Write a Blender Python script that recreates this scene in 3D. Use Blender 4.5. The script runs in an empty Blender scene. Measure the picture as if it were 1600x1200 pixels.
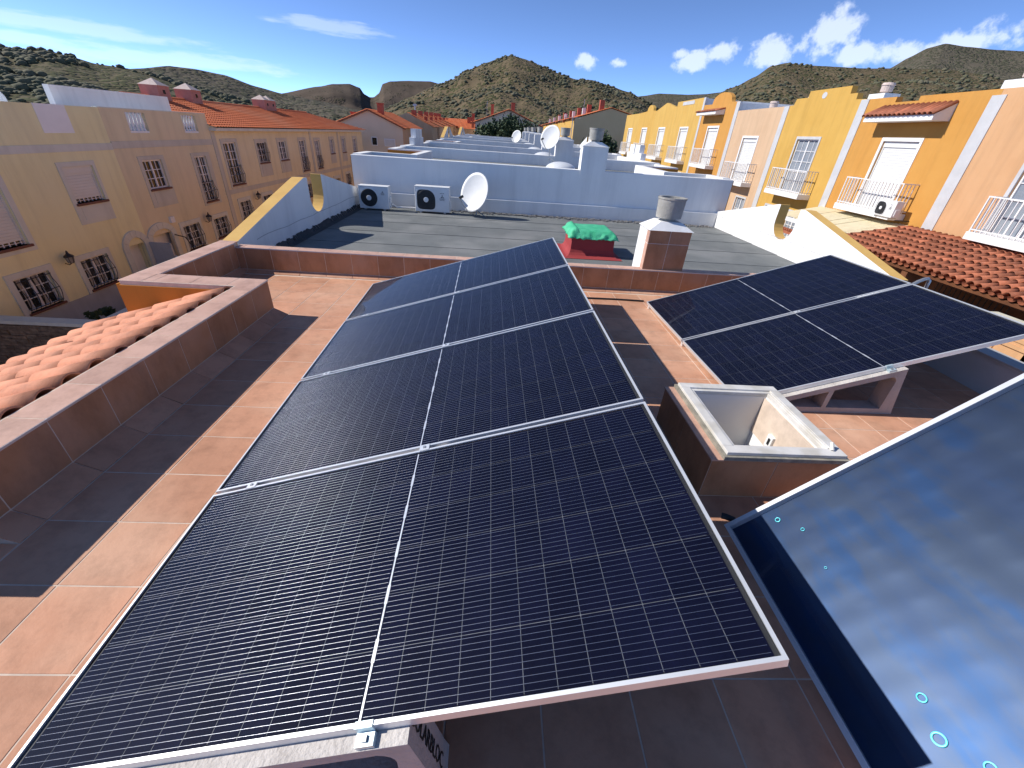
import bpy, bmesh, math, random
from mathutils import Vector, Matrix
random.seed(7)
S = bpy.context.scene
COL = S.collection
R = math.radians

# ------------------------------------------------------------------ camera
CAM = Vector((0, 0, 1.80))
F_PX, PITCH, ROLL, YAW = 649.08, R(31.028), R(4.107), R(3.367)
_f = Vector((math.sin(YAW) * math.cos(PITCH), math.cos(YAW) * math.cos(PITCH), -math.sin(PITCH)))
_r = Vector((math.cos(YAW), -math.sin(YAW), 0)); _u = _r.cross(_f)
CR = math.cos(ROLL) * _r + math.sin(ROLL) * _u
CU = -math.sin(ROLL) * _r + math.cos(ROLL) * _u
def ray(px, py):
    return (_f * F_PX + CR * (px - 800) - CU * (py - 600)).normalized()
cd = bpy.data.cameras.new('camera'); cam = bpy.data.objects.new('camera', cd); COL.objects.link(cam)
cam.matrix_world = Matrix((( CR.x, CU.x, -_f.x, CAM.x), (CR.y, CU.y, -_f.y, CAM.y), (CR.z, CU.z, -_f.z, CAM.z), (0, 0, 0, 1)))
cd.sensor_width = 36; cd.lens = F_PX / 1600 * 36; cd.clip_start = 0.05; cd.clip_end = 9000
S.camera = cam

# ------------------------------------------------------------------ light
SUN = Vector((-1.0, 0.07, 0.80)).normalized()          # towards the sun
SUN_EL = math.asin(SUN.z); SUN_ROT = math.atan2(SUN.x, SUN.y)
w = bpy.data.worlds.new('World'); S.world = w; w.use_nodes = True
def build_world():
    nt = w.node_tree; N = nt.nodes; L = nt.links; N.clear()
    out = N.new('ShaderNodeOutputWorld'); bg = N.new('ShaderNodeBackground')
    sky = N.new('ShaderNodeTexSky'); sky.sky_type = 'NISHITA'; sky.sun_disc = False
    sky.sun_elevation = SUN_EL; sky.sun_rotation = SUN_ROT; sky.altitude = 2200
    sky.air_density = 0.27; sky.dust_density = 0.0; sky.ozone_density = 3.0
    bg.inputs['Strength'].default_value = 0.15
    hs = N.new('ShaderNodeHueSaturation'); hs.inputs['Saturation'].default_value = 1.02; hs.inputs['Value'].default_value = 1.0
    L.new(sky.outputs[0], hs.inputs['Color'])
    tc = N.new('ShaderNodeTexCoord')
    def vmath(op, a, b=None):
        n = N.new('ShaderNodeVectorMath'); n.operation = op
        for k, v in enumerate((a, b)):
            if v is None: continue
            if isinstance(v, (tuple, Vector)): n.inputs[k].default_value = tuple(v)
            else: L.new(v, n.inputs[k])
        return n.outputs[0] if op not in ('DOT_PRODUCT', 'LENGTH') else n.outputs['Value']
    def m(op, a, b=None, c=None):
        n = N.new('ShaderNodeMath'); n.operation = op
        for k, v in enumerate((a, b, c)):
            if v is None: continue
            if isinstance(v, (int, float)): n.inputs[k].default_value = v
            else: L.new(v, n.inputs[k])
        return n.outputs[0]
    d = tc.outputs['Generated']
    def noise(scale, detail, rough, stretch=(1, 1, 1)):
        mp = N.new('ShaderNodeMapping'); mp.inputs['Scale'].default_value = stretch; L.new(d, mp.inputs['Vector'])
        n = N.new('ShaderNodeTexNoise'); n.inputs['Scale'].default_value = scale; n.inputs['Detail'].default_value = detail
        n.inputs['Roughness'].default_value = rough; L.new(mp.outputs[0], n.inputs['Vector']); return n.outputs['Fac']
    n_fine = noise(34, 5, 0.6); n_streak = noise(16, 4, 0.6, (1, 1, 6))
    def clouds(blobs, src, amp, gain):
        """uneven lobes round a few directions of the sky: px, py, half width and half height in radians, slant"""
        top = None
        for px, py, rx, ry, slope in blobs:
            c = ray(px, py); az = Vector((c.y, -c.x, 0)).normalized(); up = az.cross(c).normalized()
            a_ = az * math.cos(slope) + up * math.sin(slope); u_ = up * math.cos(slope) - az * math.sin(slope)
            mp = N.new('ShaderNodeMapping'); mp.vector_type = 'TEXTURE'; mp.inputs['Location'].default_value = c; mp.inputs['Scale'].default_value = (rx, .6, ry)
            mp.inputs['Rotation'].default_value = Matrix(((a_.x, c.x, u_.x), (a_.y, c.y, u_.y), (a_.z, c.z, u_.z))).to_euler()
            g = N.new('ShaderNodeTexGradient'); g.gradient_type = 'SPHERICAL'; L.new(d, mp.inputs['Vector']); L.new(mp.outputs[0], g.inputs[0])
            top = g.outputs['Fac'] if top is None else m('MAXIMUM', top, g.outputs['Fac'])
        v = m('ADD', top, m('MULTIPLY', m('SUBTRACT', src, 0.52), gain))
        n = N.new('ShaderNodeMapRange'); n.interpolation_type = 'SMOOTHSTEP'; n.inputs['From Min'].default_value = 0.06; n.inputs['From Max'].default_value = 0.62; n.inputs['To Max'].default_value = amp
        L.new(v, n.inputs['Value'])
        e = N.new('ShaderNodeMapRange'); e.inputs['From Min'].default_value = 0.0; e.inputs['From Max'].default_value = 0.14; L.new(top, e.inputs['Value'])
        return m('MULTIPLY', n.outputs[0], e.outputs[0])
    cu1 = clouds(((1300, 52, .050, .042, 0), (1345, 84, .065, .022, 0), (1420, 80, .055, .020, 0), (1085, 98, .045, .020, .1), (1130, 82, .040, .022, .25), (1205, 80, .055, .026, .12), (917, 95, .030, .018, 0), (1525, 62, .075, .026, .2), (965, 98, .02, .01, 0), (1062, 84, .02, .012, 0)), n_fine, .56, 2.3)
    cu2 = clouds(((110, 42, .21, .014, 0), (250, 92, .25, .017, .02), (30, 60, .08, .012, 0), (520, 42, .12, .014, 0)), n_streak, .27, 1.6)
    cover = m('MAXIMUM', cu1, cu2)
    cs = N.new('ShaderNodeMixRGB'); cs.inputs[2].default_value = (3.3, 3.55, 4.0, 1)
    L.new(cover, cs.inputs[0]); L.new(hs.outputs[0], cs.inputs[1]); L.new(cs.outputs[0], bg.inputs['Color'])
    L.new(bg.outputs[0], out.inputs['Surface'])
build_world()
sl = bpy.data.lights.new('sun', 'SUN'); sl.energy = 2.25; sl.angle = R(0.53); sl.color = (1.0, 0.955, 0.895)
so = bpy.data.objects.new('sun', sl); COL.objects.link(so); so.rotation_euler = SUN.to_track_quat('Z', 'Y').to_euler(); so.location = (-20, 0, 30)
S.view_settings.view_transform = 'Standard'; S.view_settings.look = 'None'; S.view_settings.gamma = 1; S.view_settings.exposure = 1.25
S.render.resolution_x = 1024; S.render.resolution_y = 768
S.cycles.max_bounces = 4; S.cycles.diffuse_bounces = 3; S.cycles.glossy_bounces = 3; S.cycles.transparent_max_bounces = 12

# ------------------------------------------------------------------ materials
MAT = {}
def mat(name, c1, c2=None, scale=3.0, detail=6, rough=0.7, metal=0.0, bump=0.0, bscale=None, rnd=0.0, spec=0.5, coat=0.0, coatr=0.05, stretch=(1, 1, 1), obj=False, c3=None, s3=0.4, lo=0.35, hi=0.68, stain=0.0, sst=(2.2, 2.2, .22), ssc=1.0):
    m = bpy.data.materials.new(name); m.use_nodes = True; nt = m.node_tree; N = nt.nodes; L = nt.links
    b = N['Principled BSDF']; b.inputs['Roughness'].default_value = rough; b.inputs['Metallic'].default_value = metal
    b.inputs['Specular IOR Level'].default_value = spec; b.inputs['Coat Weight'].default_value = coat; b.inputs['Coat Roughness'].default_value = coatr
    if c2 is None: c2 = tuple(v * 0.86 for v in c1)
    if obj: vec = N.new('ShaderNodeTexCoord').outputs['Object']
    else: vec = N.new('ShaderNodeNewGeometry').outputs['Position']
    mp = N.new('ShaderNodeMapping'); mp.inputs['Scale'].default_value = stretch; L.new(vec, mp.inputs['Vector']); vec = mp.outputs[0]
    n = N.new('ShaderNodeTexNoise'); n.inputs['Scale'].default_value = scale; n.inputs['Detail'].default_value = detail; n.inputs['Roughness'].default_value = 0.6
    L.new(vec, n.inputs['Vector'])
    r = N.new('ShaderNodeMapRange'); r.inputs['From Min'].default_value = lo; r.inputs['From Max'].default_value = hi; L.new(n.outputs['Fac'], r.inputs['Value'])
    mx = N.new('ShaderNodeMixRGB'); mx.inputs[1].default_value = (*c1, 1); mx.inputs[2].default_value = (*c2, 1); L.new(r.outputs[0], mx.inputs[0])
    col = mx.outputs[0]
    if c3 is not None:
        n3 = N.new('ShaderNodeTexNoise'); n3.inputs['Scale'].default_value = s3; n3.inputs['Detail'].default_value = 4; L.new(vec, n3.inputs['Vector'])
        r3 = N.new('ShaderNodeMapRange'); r3.inputs['From Min'].default_value = 0.48; r3.inputs['From Max'].default_value = 0.66; L.new(n3.outputs['Fac'], r3.inputs['Value'])
        m3 = N.new('ShaderNodeMixRGB'); m3.inputs[2].default_value = (*c3, 1); L.new(r3.outputs[0], m3.inputs[0]); L.new(col, m3.inputs[1]); col = m3.outputs[0]
    if stain:
        gm = N.new('ShaderNodeNewGeometry'); ms = N.new('ShaderNodeMapping'); ms.inputs['Scale'].default_value = sst; L.new(gm.outputs['Position'], ms.inputs['Vector'])
        ns = N.new('ShaderNodeTexNoise'); ns.inputs['Scale'].default_value = ssc; ns.inputs['Detail'].default_value = 7; ns.inputs['Roughness'].default_value = .68; L.new(ms.outputs[0], ns.inputs['Vector'])
        rs_ = N.new('ShaderNodeMapRange'); rs_.inputs['From Min'].default_value = .46; rs_.inputs['From Max'].default_value = .74; rs_.inputs['To Min'].default_value = 1.0; rs_.inputs['To Max'].default_value = 1 - stain; L.new(ns.outputs['Fac'], rs_.inputs['Value'])
        hq = N.new('ShaderNodeHueSaturation'); L.new(rs_.outputs[0], hq.inputs['Value']); L.new(col, hq.inputs['Color']); col = hq.outputs[0]
    if rnd:
        oi = N.new('ShaderNodeObjectInfo'); hv = N.new('ShaderNodeHueSaturation')
        rr = N.new('ShaderNodeMapRange'); rr.inputs['To Min'].default_value = 1 - rnd; rr.inputs['To Max'].default_value = 1 + rnd
        L.new(oi.outputs['Random'], rr.inputs['Value']); L.new(rr.outputs[0], hv.inputs['Value']); L.new(col, hv.inputs['Color']); col = hv.outputs[0]
    L.new(col, b.inputs['Base Color'])
    if bump:
        nb = N.new('ShaderNodeTexNoise'); nb.inputs['Scale'].default_value = bscale or scale * 4; nb.inputs['Detail'].default_value = 5; L.new(vec, nb.inputs['Vector'])
        bp = N.new('ShaderNodeBump'); bp.inputs['Strength'].default_value = bump; bp.inputs['Distance'].default_value = 0.02
        L.new(nb.outputs['Fac'], bp.inputs['Height']); L.new(bp.outputs[0], b.inputs['Normal'])
    MAT[name] = m
    return m
def glass_mat(name, rough, ior=1.45, tint=(1, 1, 1), bump=0.0):
    m = bpy.data.materials.new(name); m.use_nodes = True; nt = m.node_tree; N = nt.nodes; L = nt.links; N.clear()
    o = N.new('ShaderNodeOutputMaterial'); mx = N.new('ShaderNodeMixShader'); t = N.new('ShaderNodeBsdfTransparent'); g = N.new('ShaderNodeBsdfGlossy'); f = N.new('ShaderNodeFresnel')
    t.inputs['Color'].default_value = (*tint, 1); g.inputs['Roughness'].default_value = rough; f.inputs['IOR'].default_value = ior
    ge = N.new('ShaderNodeNewGeometry'); k = N.new('ShaderNodeMath'); k.operation = 'SUBTRACT'; k.inputs[0].default_value = 1; L.new(ge.outputs['Backfacing'], k.inputs[1])
    k2 = N.new('ShaderNodeMath'); k2.operation = 'MULTIPLY'; L.new(k.outputs[0], k2.inputs[0]); L.new(f.outputs[0], k2.inputs[1])
    L.new(k2.outputs[0], mx.inputs[0]); L.new(t.outputs[0], mx.inputs[1]); L.new(g.outputs[0], mx.inputs[2]); L.new(mx.outputs[0], o.inputs['Surface'])
    MAT[name] = m; return m

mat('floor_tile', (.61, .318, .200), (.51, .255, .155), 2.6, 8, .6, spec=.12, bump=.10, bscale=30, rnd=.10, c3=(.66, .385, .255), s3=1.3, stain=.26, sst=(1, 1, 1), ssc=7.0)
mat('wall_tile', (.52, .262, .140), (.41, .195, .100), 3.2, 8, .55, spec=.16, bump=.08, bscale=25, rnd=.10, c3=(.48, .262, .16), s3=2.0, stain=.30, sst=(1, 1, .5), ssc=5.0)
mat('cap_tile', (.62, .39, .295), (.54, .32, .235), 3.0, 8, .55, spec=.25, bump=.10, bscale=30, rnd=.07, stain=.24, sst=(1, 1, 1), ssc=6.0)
mat('grout', (.70, .57, .46), (.56, .45, .36), 12, 4, .9)
mat('trim_metal', (.62, .60, .60), (.5, .48, .48), 5, 4, .45, metal=.4)
mat('white_wall', (.86, .845, .815), (.80, .785, .755), 1.4, 8, .85, bump=.12, bscale=40, c3=(.76, .75, .74), s3=.5, stain=.16)
mat('white_clean', (.80, .80, .79), (.76, .76, .75), 3, 4, .6)
mat('orange_wall', (.575, .285, .062), (.535, .255, .05), 1.1, 6, .88, bump=.12, bscale=45, stain=.16)
mat('orange_deep', (.56, .235, .03), (.52, .205, .026), 1.1, 6, .88, bump=.12, bscale=45, stain=.16)
mat('ochre_edge', (.70, .44, .13), (.62, .37, .10), 3, 6, .85)
mat('yellow_wall', (.60, .36, .08), (.56, .325, .065), 0.9, 6, .88, bump=.12, bscale=40, stain=.16)
mat('gold_wall', (.62, .39, .095), (.58, .35, .08), 0.9, 6, .88, bump=.12, bscale=40, stain=.16)
mat('salmon_wall', (.61, .355, .18), (.57, .32, .155), 0.9, 6, .88, bump=.12, bscale=40, stain=.16)
mat('peach_wall', (.61, .42, .26), (.57, .38, .23), 0.9, 6, .88, bump=.12, bscale=40, stain=.16)
mat('cream_wall', (.84, .77, .45), (.79, .715, .40), 0.8, 8, .9, bump=.12, bscale=40, c3=(.80, .735, .45), s3=.3, stain=.16)
mat('beige_wall', (.74, .635, .42), (.68, .575, .37), 0.8, 8, .9, bump=.12, bscale=40, c3=(.75, .62, .41), s3=.3, stain=.16)
mat('sand_wall', (.80, .70, .46), (.74, .635, .40), 0.8, 8, .9, bump=.12, bscale=40, stain=.16)
mat('taupe_wall', (.74, .62, .46), (.69, .57, .42), 0.5, 6, .9)
mat('brown_shade_wall', (.74, .53, .29), (.70, .49, .26), 0.5, 6, .9)
mat('grey_trim', (.67, .665, .58), (.61, .605, .525), 1.5, 6, .88, stain=.16)
mat('mauve_trim', (.60, .565, .475), (.54, .51, .425), 1.5, 6, .88, stain=.16)
mat('grey_paint', (.55, .55, .55), (.48, .48, .48), 2, 6, .8)
mat('plinth_grey', (.44, .43, .42), (.38, .37, .36), 1.5, 6, .9, stain=.16)
mat('felt', (.175, .185, .183), (.135, .145, .144), 2.0, 9, .9, bump=.35, bscale=120, rnd=.06, c3=(.22, .225, .22), s3=.9)
mat('felt_dark', (.035, .037, .042), (.06, .062, .065), 6, 6, .85, bump=.3, bscale=40)
mat('gravel', (.38, .36, .33), (.16, .15, .14), 40, 5, .95, bump=.6, bscale=80)
mat('aluminium', (.78, .79, .80), (.72, .73, .74), 8, 4, .42, metal=.55)
mat('alu_wire', (.40, .41, .45), (.36, .37, .41), 5, 2, .30, metal=.9)
mat('cell_line', (.15, .16, .185), (.09, .10, .12), 20, 2, .5, metal=.3)
mat('ribbon', (.74, .76, .80), (.66, .68, .72), 20, 2, .4, metal=.5)
mat('backsheet', (.012, .013, .015), (.018, .018, .02), 6, 2, .6)
mat('solar_cell', (.0035, .0045, .015), (.005, .006, .020), 9, 4, .5, spec=.03, rnd=.18)
glass_mat('panel_glass', .035, 1.215)
glass_mat('collector_glass', .02, 1.36)
mat('absorber', (.050, .070, .112), (.040, .062, .118), 3.0, 5, .46, metal=1.0, stretch=(1.5, .6, 1.5), c3=(.032, .064, .140), s3=7.0)
mat('absorber_glint', (.10, .72, .85), (.16, .80, .90), 9, 2, .35, metal=.2)  # cyan of the sun glints on the absorber, held in the base colour
mat('concrete', (.58, .54, .50), (.42, .385, .355), 9, 9, .95, bump=.5, bscale=70)
mat('concrete_face', (.47, .41, .375), (.37, .32, .29), 6, 8, .95, bump=.3, bscale=60)
mat('old_concrete', (.40, .385, .35), (.29, .28, .25), 7, 8, .95, bump=.3, bscale=40)
mat('red_paint', (.36, .045, .045), (.30, .035, .035), 3, 6, .75, bump=.15, bscale=20)
mat('green_mesh', (.04, .42, .20), (.10, .55, .30), 8, 6, .6, bump=.4, bscale=60)
mat('clay_tile', (.64, .265, .145), (.56, .215, .11), 3.5, 6, .8, rnd=.10, bump=.08, bscale=40, stain=.35, sst=(1, 1, 1), ssc=9.0)
mat('red_clay', (.44, .145, .072), (.31, .10, .05), 5, 6, .8, rnd=.28, bump=.1, bscale=30, stain=.45, sst=(1, 1, 1), ssc=6.0)
mat('orange_clay', (.66, .175, .055), (.54, .13, .04), 1.2, 6, .8, c3=(.60, .20, .085), s3=.25)
mat('dish_white', (.74, .74, .72), (.66, .66, .64), 3, 6, .5)
mat('ac_white', (.76, .765, .76), (.70, .705, .70), 4, 4, .5)
mat('dark_grille', (.025, .027, .03), (.04, .042, .045), 6, 4, .55)
mat('black_plastic', (.015, .015, .016), (.025, .025, .026), 6, 4, .5)
mat('iron', (.012, .011, .011), (.022, .02, .018), 10, 4, .5)
mat('dark_window', (.016, .017, .017), (.03, .03, .028), 1.5, 4, .12, spec=.5)
mat('blue_window', (.22, .25, .29), (.30, .33, .36), 1.5, 4, .12, spec=.5)
mat('curtain', (.45, .43, .39), (.30, .29, .26), 5, 4, .9)
mat('wood_dark', (.085, .036, .016), (.055, .022, .010), 6, 6, .5, stretch=(1, 1, .15))
mat('wood_porch', (.20, .075, .028), (.12, .045, .018), 4, 6, .7)
mat('sill_brown', (.17, .060, .042), (.12, .042, .030), 6, 4, .6)
mat('shutter', (.70, .70, .68), (.66, .66, .64), 2, 4, .6)
mat('shutter_shade', (.68, .67, .62), (.64, .63, .58), 2, 4, .6)
mat('iron_white', (.80, .79, .77), (.72, .70, .68), 8, 4, .5)
mat('pink_chimney', (.50, .245, .19), (.42, .195, .15), 4, 6, .85)
mat('pale_cap', (.60, .48, .42), (.5, .4, .35), 6, 5, .85)
mat('red_chimney', (.50, .12, .07), (.42, .09, .05), 4, 6, .85)
mat('cream_sheet', (.70, .62, .42), (.62, .54, .36), 4, 4, .6)
mat('stone_clad', (.24, .175, .12), (.10, .07, .05), 8, 8, .95, bump=.5, bscale=30, rnd=.25)
mat('asphalt', (.055, .054, .052), (.04, .04, .04), 3, 8, .95, bump=.2)
mat('paving', (.44, .41, .37), (.36, .335, .30), 2.5, 8, .9, stain=.25, sst=(1, 1, 1))
mat('earth', (.20, .16, .11), (.14, .115, .075), .08, 8, 1.0, c3=(.10, .105, .05), s3=.05)
mat('leaf_dark', (.030, .060, .018), (.018, .038, .012), 1.5, 4, .7)
mat('leaf_mid', (.07, .10, .03), (.04, .065, .02), 1.5, 4, .7)
mat('bark', (.12, .085, .055), (.07, .05, .035), 6, 6, .95, bump=.5)
mat('galvanised', (.48, .49, .50), (.40, .41, .42), 6, 5, .4, metal=.7)
mat('dome', (.75, .76, .76), (.66, .67, .68), 5, 4, .3)
mat('hatch_frame', (.72, .70, .67), (.60, .58, .54), 9, 8, .55, c3=(.55, .52, .46), s3=7)
mat('hatch_inner', (.82, .82, .81), (.76, .76, .75), 2.5, 8, .7)
mat('dirty_seal', (.20, .19, .16), (.36, .33, .27), 14, 6, .9, bump=.3)
mat('teal_clamp', (.62, .76, .78), (.56, .68, .72), 6, 4, .4, metal=.5)
mat('lamp_glass', (.32, .29, .24), (.24, .21, .17), 6, 4, .3)
def hill_mat(name, dry, shrub, rock, s, rockamt):
    m = bpy.data.materials.new(name); m.use_nodes = True; nt = m.node_tree; N = nt.nodes; L = nt.links; b = N['Principled BSDF']
    b.inputs['Roughness'].default_value = 1; b.inputs['Specular IOR Level'].default_value = .1
    pos = N.new('ShaderNodeNewGeometry').outputs['Position']
    def noise(sc, det):
        n = N.new('ShaderNodeTexNoise'); n.inputs['Scale'].default_value = sc; n.inputs['Detail'].default_value = det; n.inputs['Roughness'].default_value = .65; L.new(pos, n.inputs['Vector']); return n.outputs['Fac']
    def ramp(v, a, c):
        r = N.new('ShaderNodeMapRange'); r.inputs['From Min'].default_value = a; r.inputs['From Max'].default_value = c; L.new(v, r.inputs['Value']); return r.outputs[0]
    def mix(f, a, c):
        x = N.new('ShaderNodeMixRGB'); L.new(f, x.inputs[0])
        for k, v in ((1, a), (2, c)):
            if isinstance(v, tuple): x.inputs[k].default_value = (*v, 1)
            else: L.new(v, x.inputs[k])
        return x.outputs[0]
    base = mix(ramp(noise(.9 / s, 8), .35, .65), dry, tuple(v * .72 for v in dry))
    vz = N.new('ShaderNodeTexVoronoi'); vz.inputs['Scale'].default_value = 14 / s; L.new(pos, vz.inputs['Vector'])
    dots = ramp(vz.outputs['Distance'], .62, .40)
    cover = ramp(noise(2.2 / s, 5), rockamt, rockamt + .16)
    mul = N.new('ShaderNodeMath'); mul.operation = 'MULTIPLY'; L.new(dots, mul.inputs[0]); L.new(cover, mul.inputs[1])
    col = mix(mul.outputs[0], base, mix(ramp(noise(9 / s, 3), .4, .6), shrub, tuple(v * .6 for v in shrub)))
    col = mix(ramp(noise(.55 / s, 7), .60, .74), col, rock)
    L.new(col, b.inputs['Base Color'])
    bp = N.new('ShaderNodeBump'); bp.inputs['Strength'].default_value = .55; bp.inputs['Distance'].default_value = s * .06; L.new(mul.outputs[0], bp.inputs['Height'])
    L.new(bp.outputs[0], b.inputs['Normal'])
    MAT[name] = m
hill_mat('hill_near', (.150, .128, .078), (.095, .100, .048), (.15, .095, .06), 22, .30)
hill_mat('hill_mid', (.165, .125, .075), (.085, .090, .040), (.15, .105, .075), 34, .36)
hill_mat('hill_far', (.13, .112, .082), (.088, .090, .056), (.13, .10, .075), 60, .34)
hill_mat('hill_rock', (.115, .088, .066), (.07, .068, .038), (.075, .055, .045), 40, .5)
mat('shrub', (.110, .108, .060), (.078, .080, .044), .35, 3, .95, c3=(.14, .122, .076), s3=.12)

# ------------------------------------------------------------------ mesh helpers
class MB:
    def __init__(s): s.v = []; s.f = []; s.mi = []; s.m = 0
    def face(s, pts, m=None):
        i = len(s.v); s.v.extend(Vector(p) for p in pts); s.f.append(tuple(range(i, i + len(pts)))); s.mi.append(s.m if m is None else m)
    def box(s, x0, x1, y0, y1, z0, z1):
        if x0 > x1: x0, x1 = x1, x0
        if y0 > y1: y0, y1 = y1, y0
        if z0 > z1: z0, z1 = z1, z0
        i = len(s.v); s.v.extend(Vector(p) for p in ((x0, y0, z0), (x1, y0, z0), (x1, y1, z0), (x0, y1, z0), (x0, y0, z1), (x1, y0, z1), (x1, y1, z1), (x0, y1, z1)))
        for f in ((0, 3, 2, 1), (4, 5, 6, 7), (0, 1, 5, 4), (1, 2, 6, 5), (2, 3, 7, 6), (3, 0, 4, 7)): s.f.append(tuple(i + k for k in f)); s.mi.append(s.m)
        return s
    def prism(s, poly, fn):
        """poly: 2-d outline (counter-clockwise seen from fn(.,1)); fn(a, b, t) gives the point, t = 0 or 1"""
        n = len(poly); i = len(s.v)
        for t in (0, 1): s.v.extend(Vector(fn(a, b, t)) for a, b in poly)
        s.f.append(tuple(i + k for k in reversed(range(n)))); s.mi.append(s.m)
        s.f.append(tuple(i + n + k for k in range(n))); s.mi.append(s.m)
        for k in range(n):
            j = (k + 1) % n; s.f.append((i + k, i + j, i + n + j, i + n + k)); s.mi.append(s.m)
        return s
    def px(s, poly, x0, x1): return s.prism(poly, lambda a, b, t: (x1 if t else x0, a, b))     # outline in y, z
    def py(s, poly, y0, y1): return s.prism(poly, lambda a, b, t: (a, y0 if t else y1, b))     # outline in x, z
    def pz(s, poly, z0, z1): return s.prism(poly, lambda a, b, t: (a, b, z1 if t else z0))     # outline in x, y
    def lathe(s, prof, c=(0, 0, 0), n=20, cap=True):
        i = len(s.v); c = Vector(c)
        for r, z in prof:
            for k in range(n): a = 2 * math.pi * k / n; s.v.append(c + Vector((r * math.cos(a), r * math.sin(a), z)))
        for j in range(len(prof) - 1):
            for k in range(n):
                k2 = (k + 1) % n; s.f.append((i + j * n + k, i + j * n + k2, i + (j + 1) * n + k2, i + (j + 1) * n + k)); s.mi.append(s.m)
        if cap:
            s.f.append(tuple(i + k for k in reversed(range(n)))); s.mi.append(s.m)
            s.f.append(tuple(i + (len(prof) - 1) * n + k for k in range(n))); s.mi.append(s.m)
        return s
    def tube(s, pts, r, n=8):
        pts = [Vector(p) for p in pts]; i = len(s.v)
        for q, p in enumerate(pts):
            d = (pts[min(q + 1, len(pts) - 1)] - pts[max(q - 1, 0)]).normalized()
            a = d.orthogonal() if abs(d.z) > .9 else d.cross(Vector((0, 0, 1))); a.normalize(); b = d.cross(a)
            for k in range(n): t = 2 * math.pi * k / n; s.v.append(p + (a * math.cos(t) + b * math.sin(t)) * r)
        for q in range(len(pts) - 1):
            for k in range(n):
                k2 = (k + 1) % n; s.f.append((i + q * n + k, i + q * n + k2, i + (q + 1) * n + k2, i + (q + 1) * n + k)); s.mi.append(s.m)
        s.f.append(tuple(i + k for k in reversed(range(n)))); s.mi.append(s.m)
        s.f.append(tuple(i + (len(pts) - 1) * n + k for k in range(n))); s.mi.append(s.m)
        return s
    def mesh(s, name, mats, smooth=False):
        me = bpy.data.meshes.new(name); me.from_pydata([tuple(v) for v in s.v], [], s.f)
        mats = mats if isinstance(mats, (list, tuple)) else [mats]
        for m in mats: me.materials.append(MAT[m])
        if len(mats) > 1: me.polygons.foreach_set('material_index', s.mi)
        bm = bmesh.new(); bm.from_mesh(me); bmesh.ops.recalc_face_normals(bm, faces=bm.faces); bm.to_mesh(me); bm.free()
        if smooth: me.shade_smooth()
        return me
    def build(s, name, mats, parent=None, smooth=False, bevel=0):
        me = s.mesh(name, mats, smooth)
        return link(name, me, parent, bevel=bevel)
def wm(o):
    return o.matrix_basis.copy() if o.parent is None else wm(o.parent) @ o.matrix_parent_inverse @ o.matrix_basis
def link(name, me, parent=None, loc=None, rot=None, bevel=0):
    o = bpy.data.objects.new(name, me); COL.objects.link(o)
    if parent is not None: o.parent = parent; o.matrix_parent_inverse = wm(parent).inverted()
    if loc is not None: o.location = loc
    if rot is not None: o.rotation_euler = rot
    if bevel:
        md = o.modifiers.new('bevel', 'BEVEL'); md.width = bevel; md.segments = 2; md.limit_method = 'ANGLE'; md.angle_limit = R(40)
    return o
def smooth_by_angle(o, a=35):
    me = o.data; me.shade_smooth()
    try: me.set_sharp_from_angle(angle=R(a))
    except Exception: pass
    return o
def tag(o, label=None, cat=None, group=None, kind=None):
    if label: o['label'] = label
    if cat: o['category'] = cat
    if group: o['group'] = group
    if kind: o['kind'] = kind
    return o
def thing(name, label, cat, loc=(0, 0, 0), group=None):
    o = bpy.data.objects.new(name, None); COL.objects.link(o); o.location = loc; o.empty_display_size = .1
    return tag(o, label, cat, group)
def copy_tree(o, parent=None):
    c = o.copy(); COL.objects.link(c); c.parent = parent
    for ch in list(o.children): copy_tree(ch, c)
    return c
BOXES = {}
def boxmesh(dx, dy, dz, m, ch=0.0):
    k = (round(dx, 4), round(dy, 4), round(dz, 4), m, ch)
    if k not in BOXES:
        b = MB()
        if ch:
            x, y = dx / 2, dy / 2; lo = [(-x, -y), (x, -y), (x, y), (-x, y)]; hi = [(-x + ch, -y + ch), (x - ch, -y + ch), (x - ch, y - ch), (-x + ch, y - ch)]
            b.face([(p[0], p[1], -dz) for p in reversed(lo)]); b.face([(p[0], p[1], 0) for p in hi])
            for q in range(4):
                q2 = (q + 1) % 4
                b.face([(*lo[q], -dz), (*lo[q2], -dz), (*lo[q2], -ch), (*lo[q], -ch)]); b.face([(*lo[q], -ch), (*lo[q2], -ch), (*hi[q2], 0), (*hi[q], 0)])
        else: b.box(-dx / 2, dx / 2, -dy / 2, dy / 2, -dz, 0)
        BOXES[k] = b.mesh('piece', m)
    return BOXES[k]
def tile(parent, name, m, o, ax, ay, dx, dy, dz=.009, ch=.0015, jit=.0016):
    """a flat tile of dx by dy lying with its corner at o, edges along ax and ay, its face looking along ax x ay"""
    ax = Vector(ax).normalized(); ay = Vector(ay).normalized(); n = ax.cross(ay)
    c = Vector(o) + ax * dx / 2 + ay * dy / 2
    mw = Matrix(((ax.x, ay.x, n.x, c.x), (ax.y, ay.y, n.y, c.y), (ax.z, ay.z, n.z, c.z), (0, 0, 0, 1)))
    if jit: mw = mw @ Matrix.Rotation(random.gauss(0, jit), 4, 'X') @ Matrix.Rotation(random.gauss(0, jit), 4, 'Y')
    ob = link(name, boxmesh(dx, dy, dz, m, ch), parent); ob.matrix_basis = mw
    return ob
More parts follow.
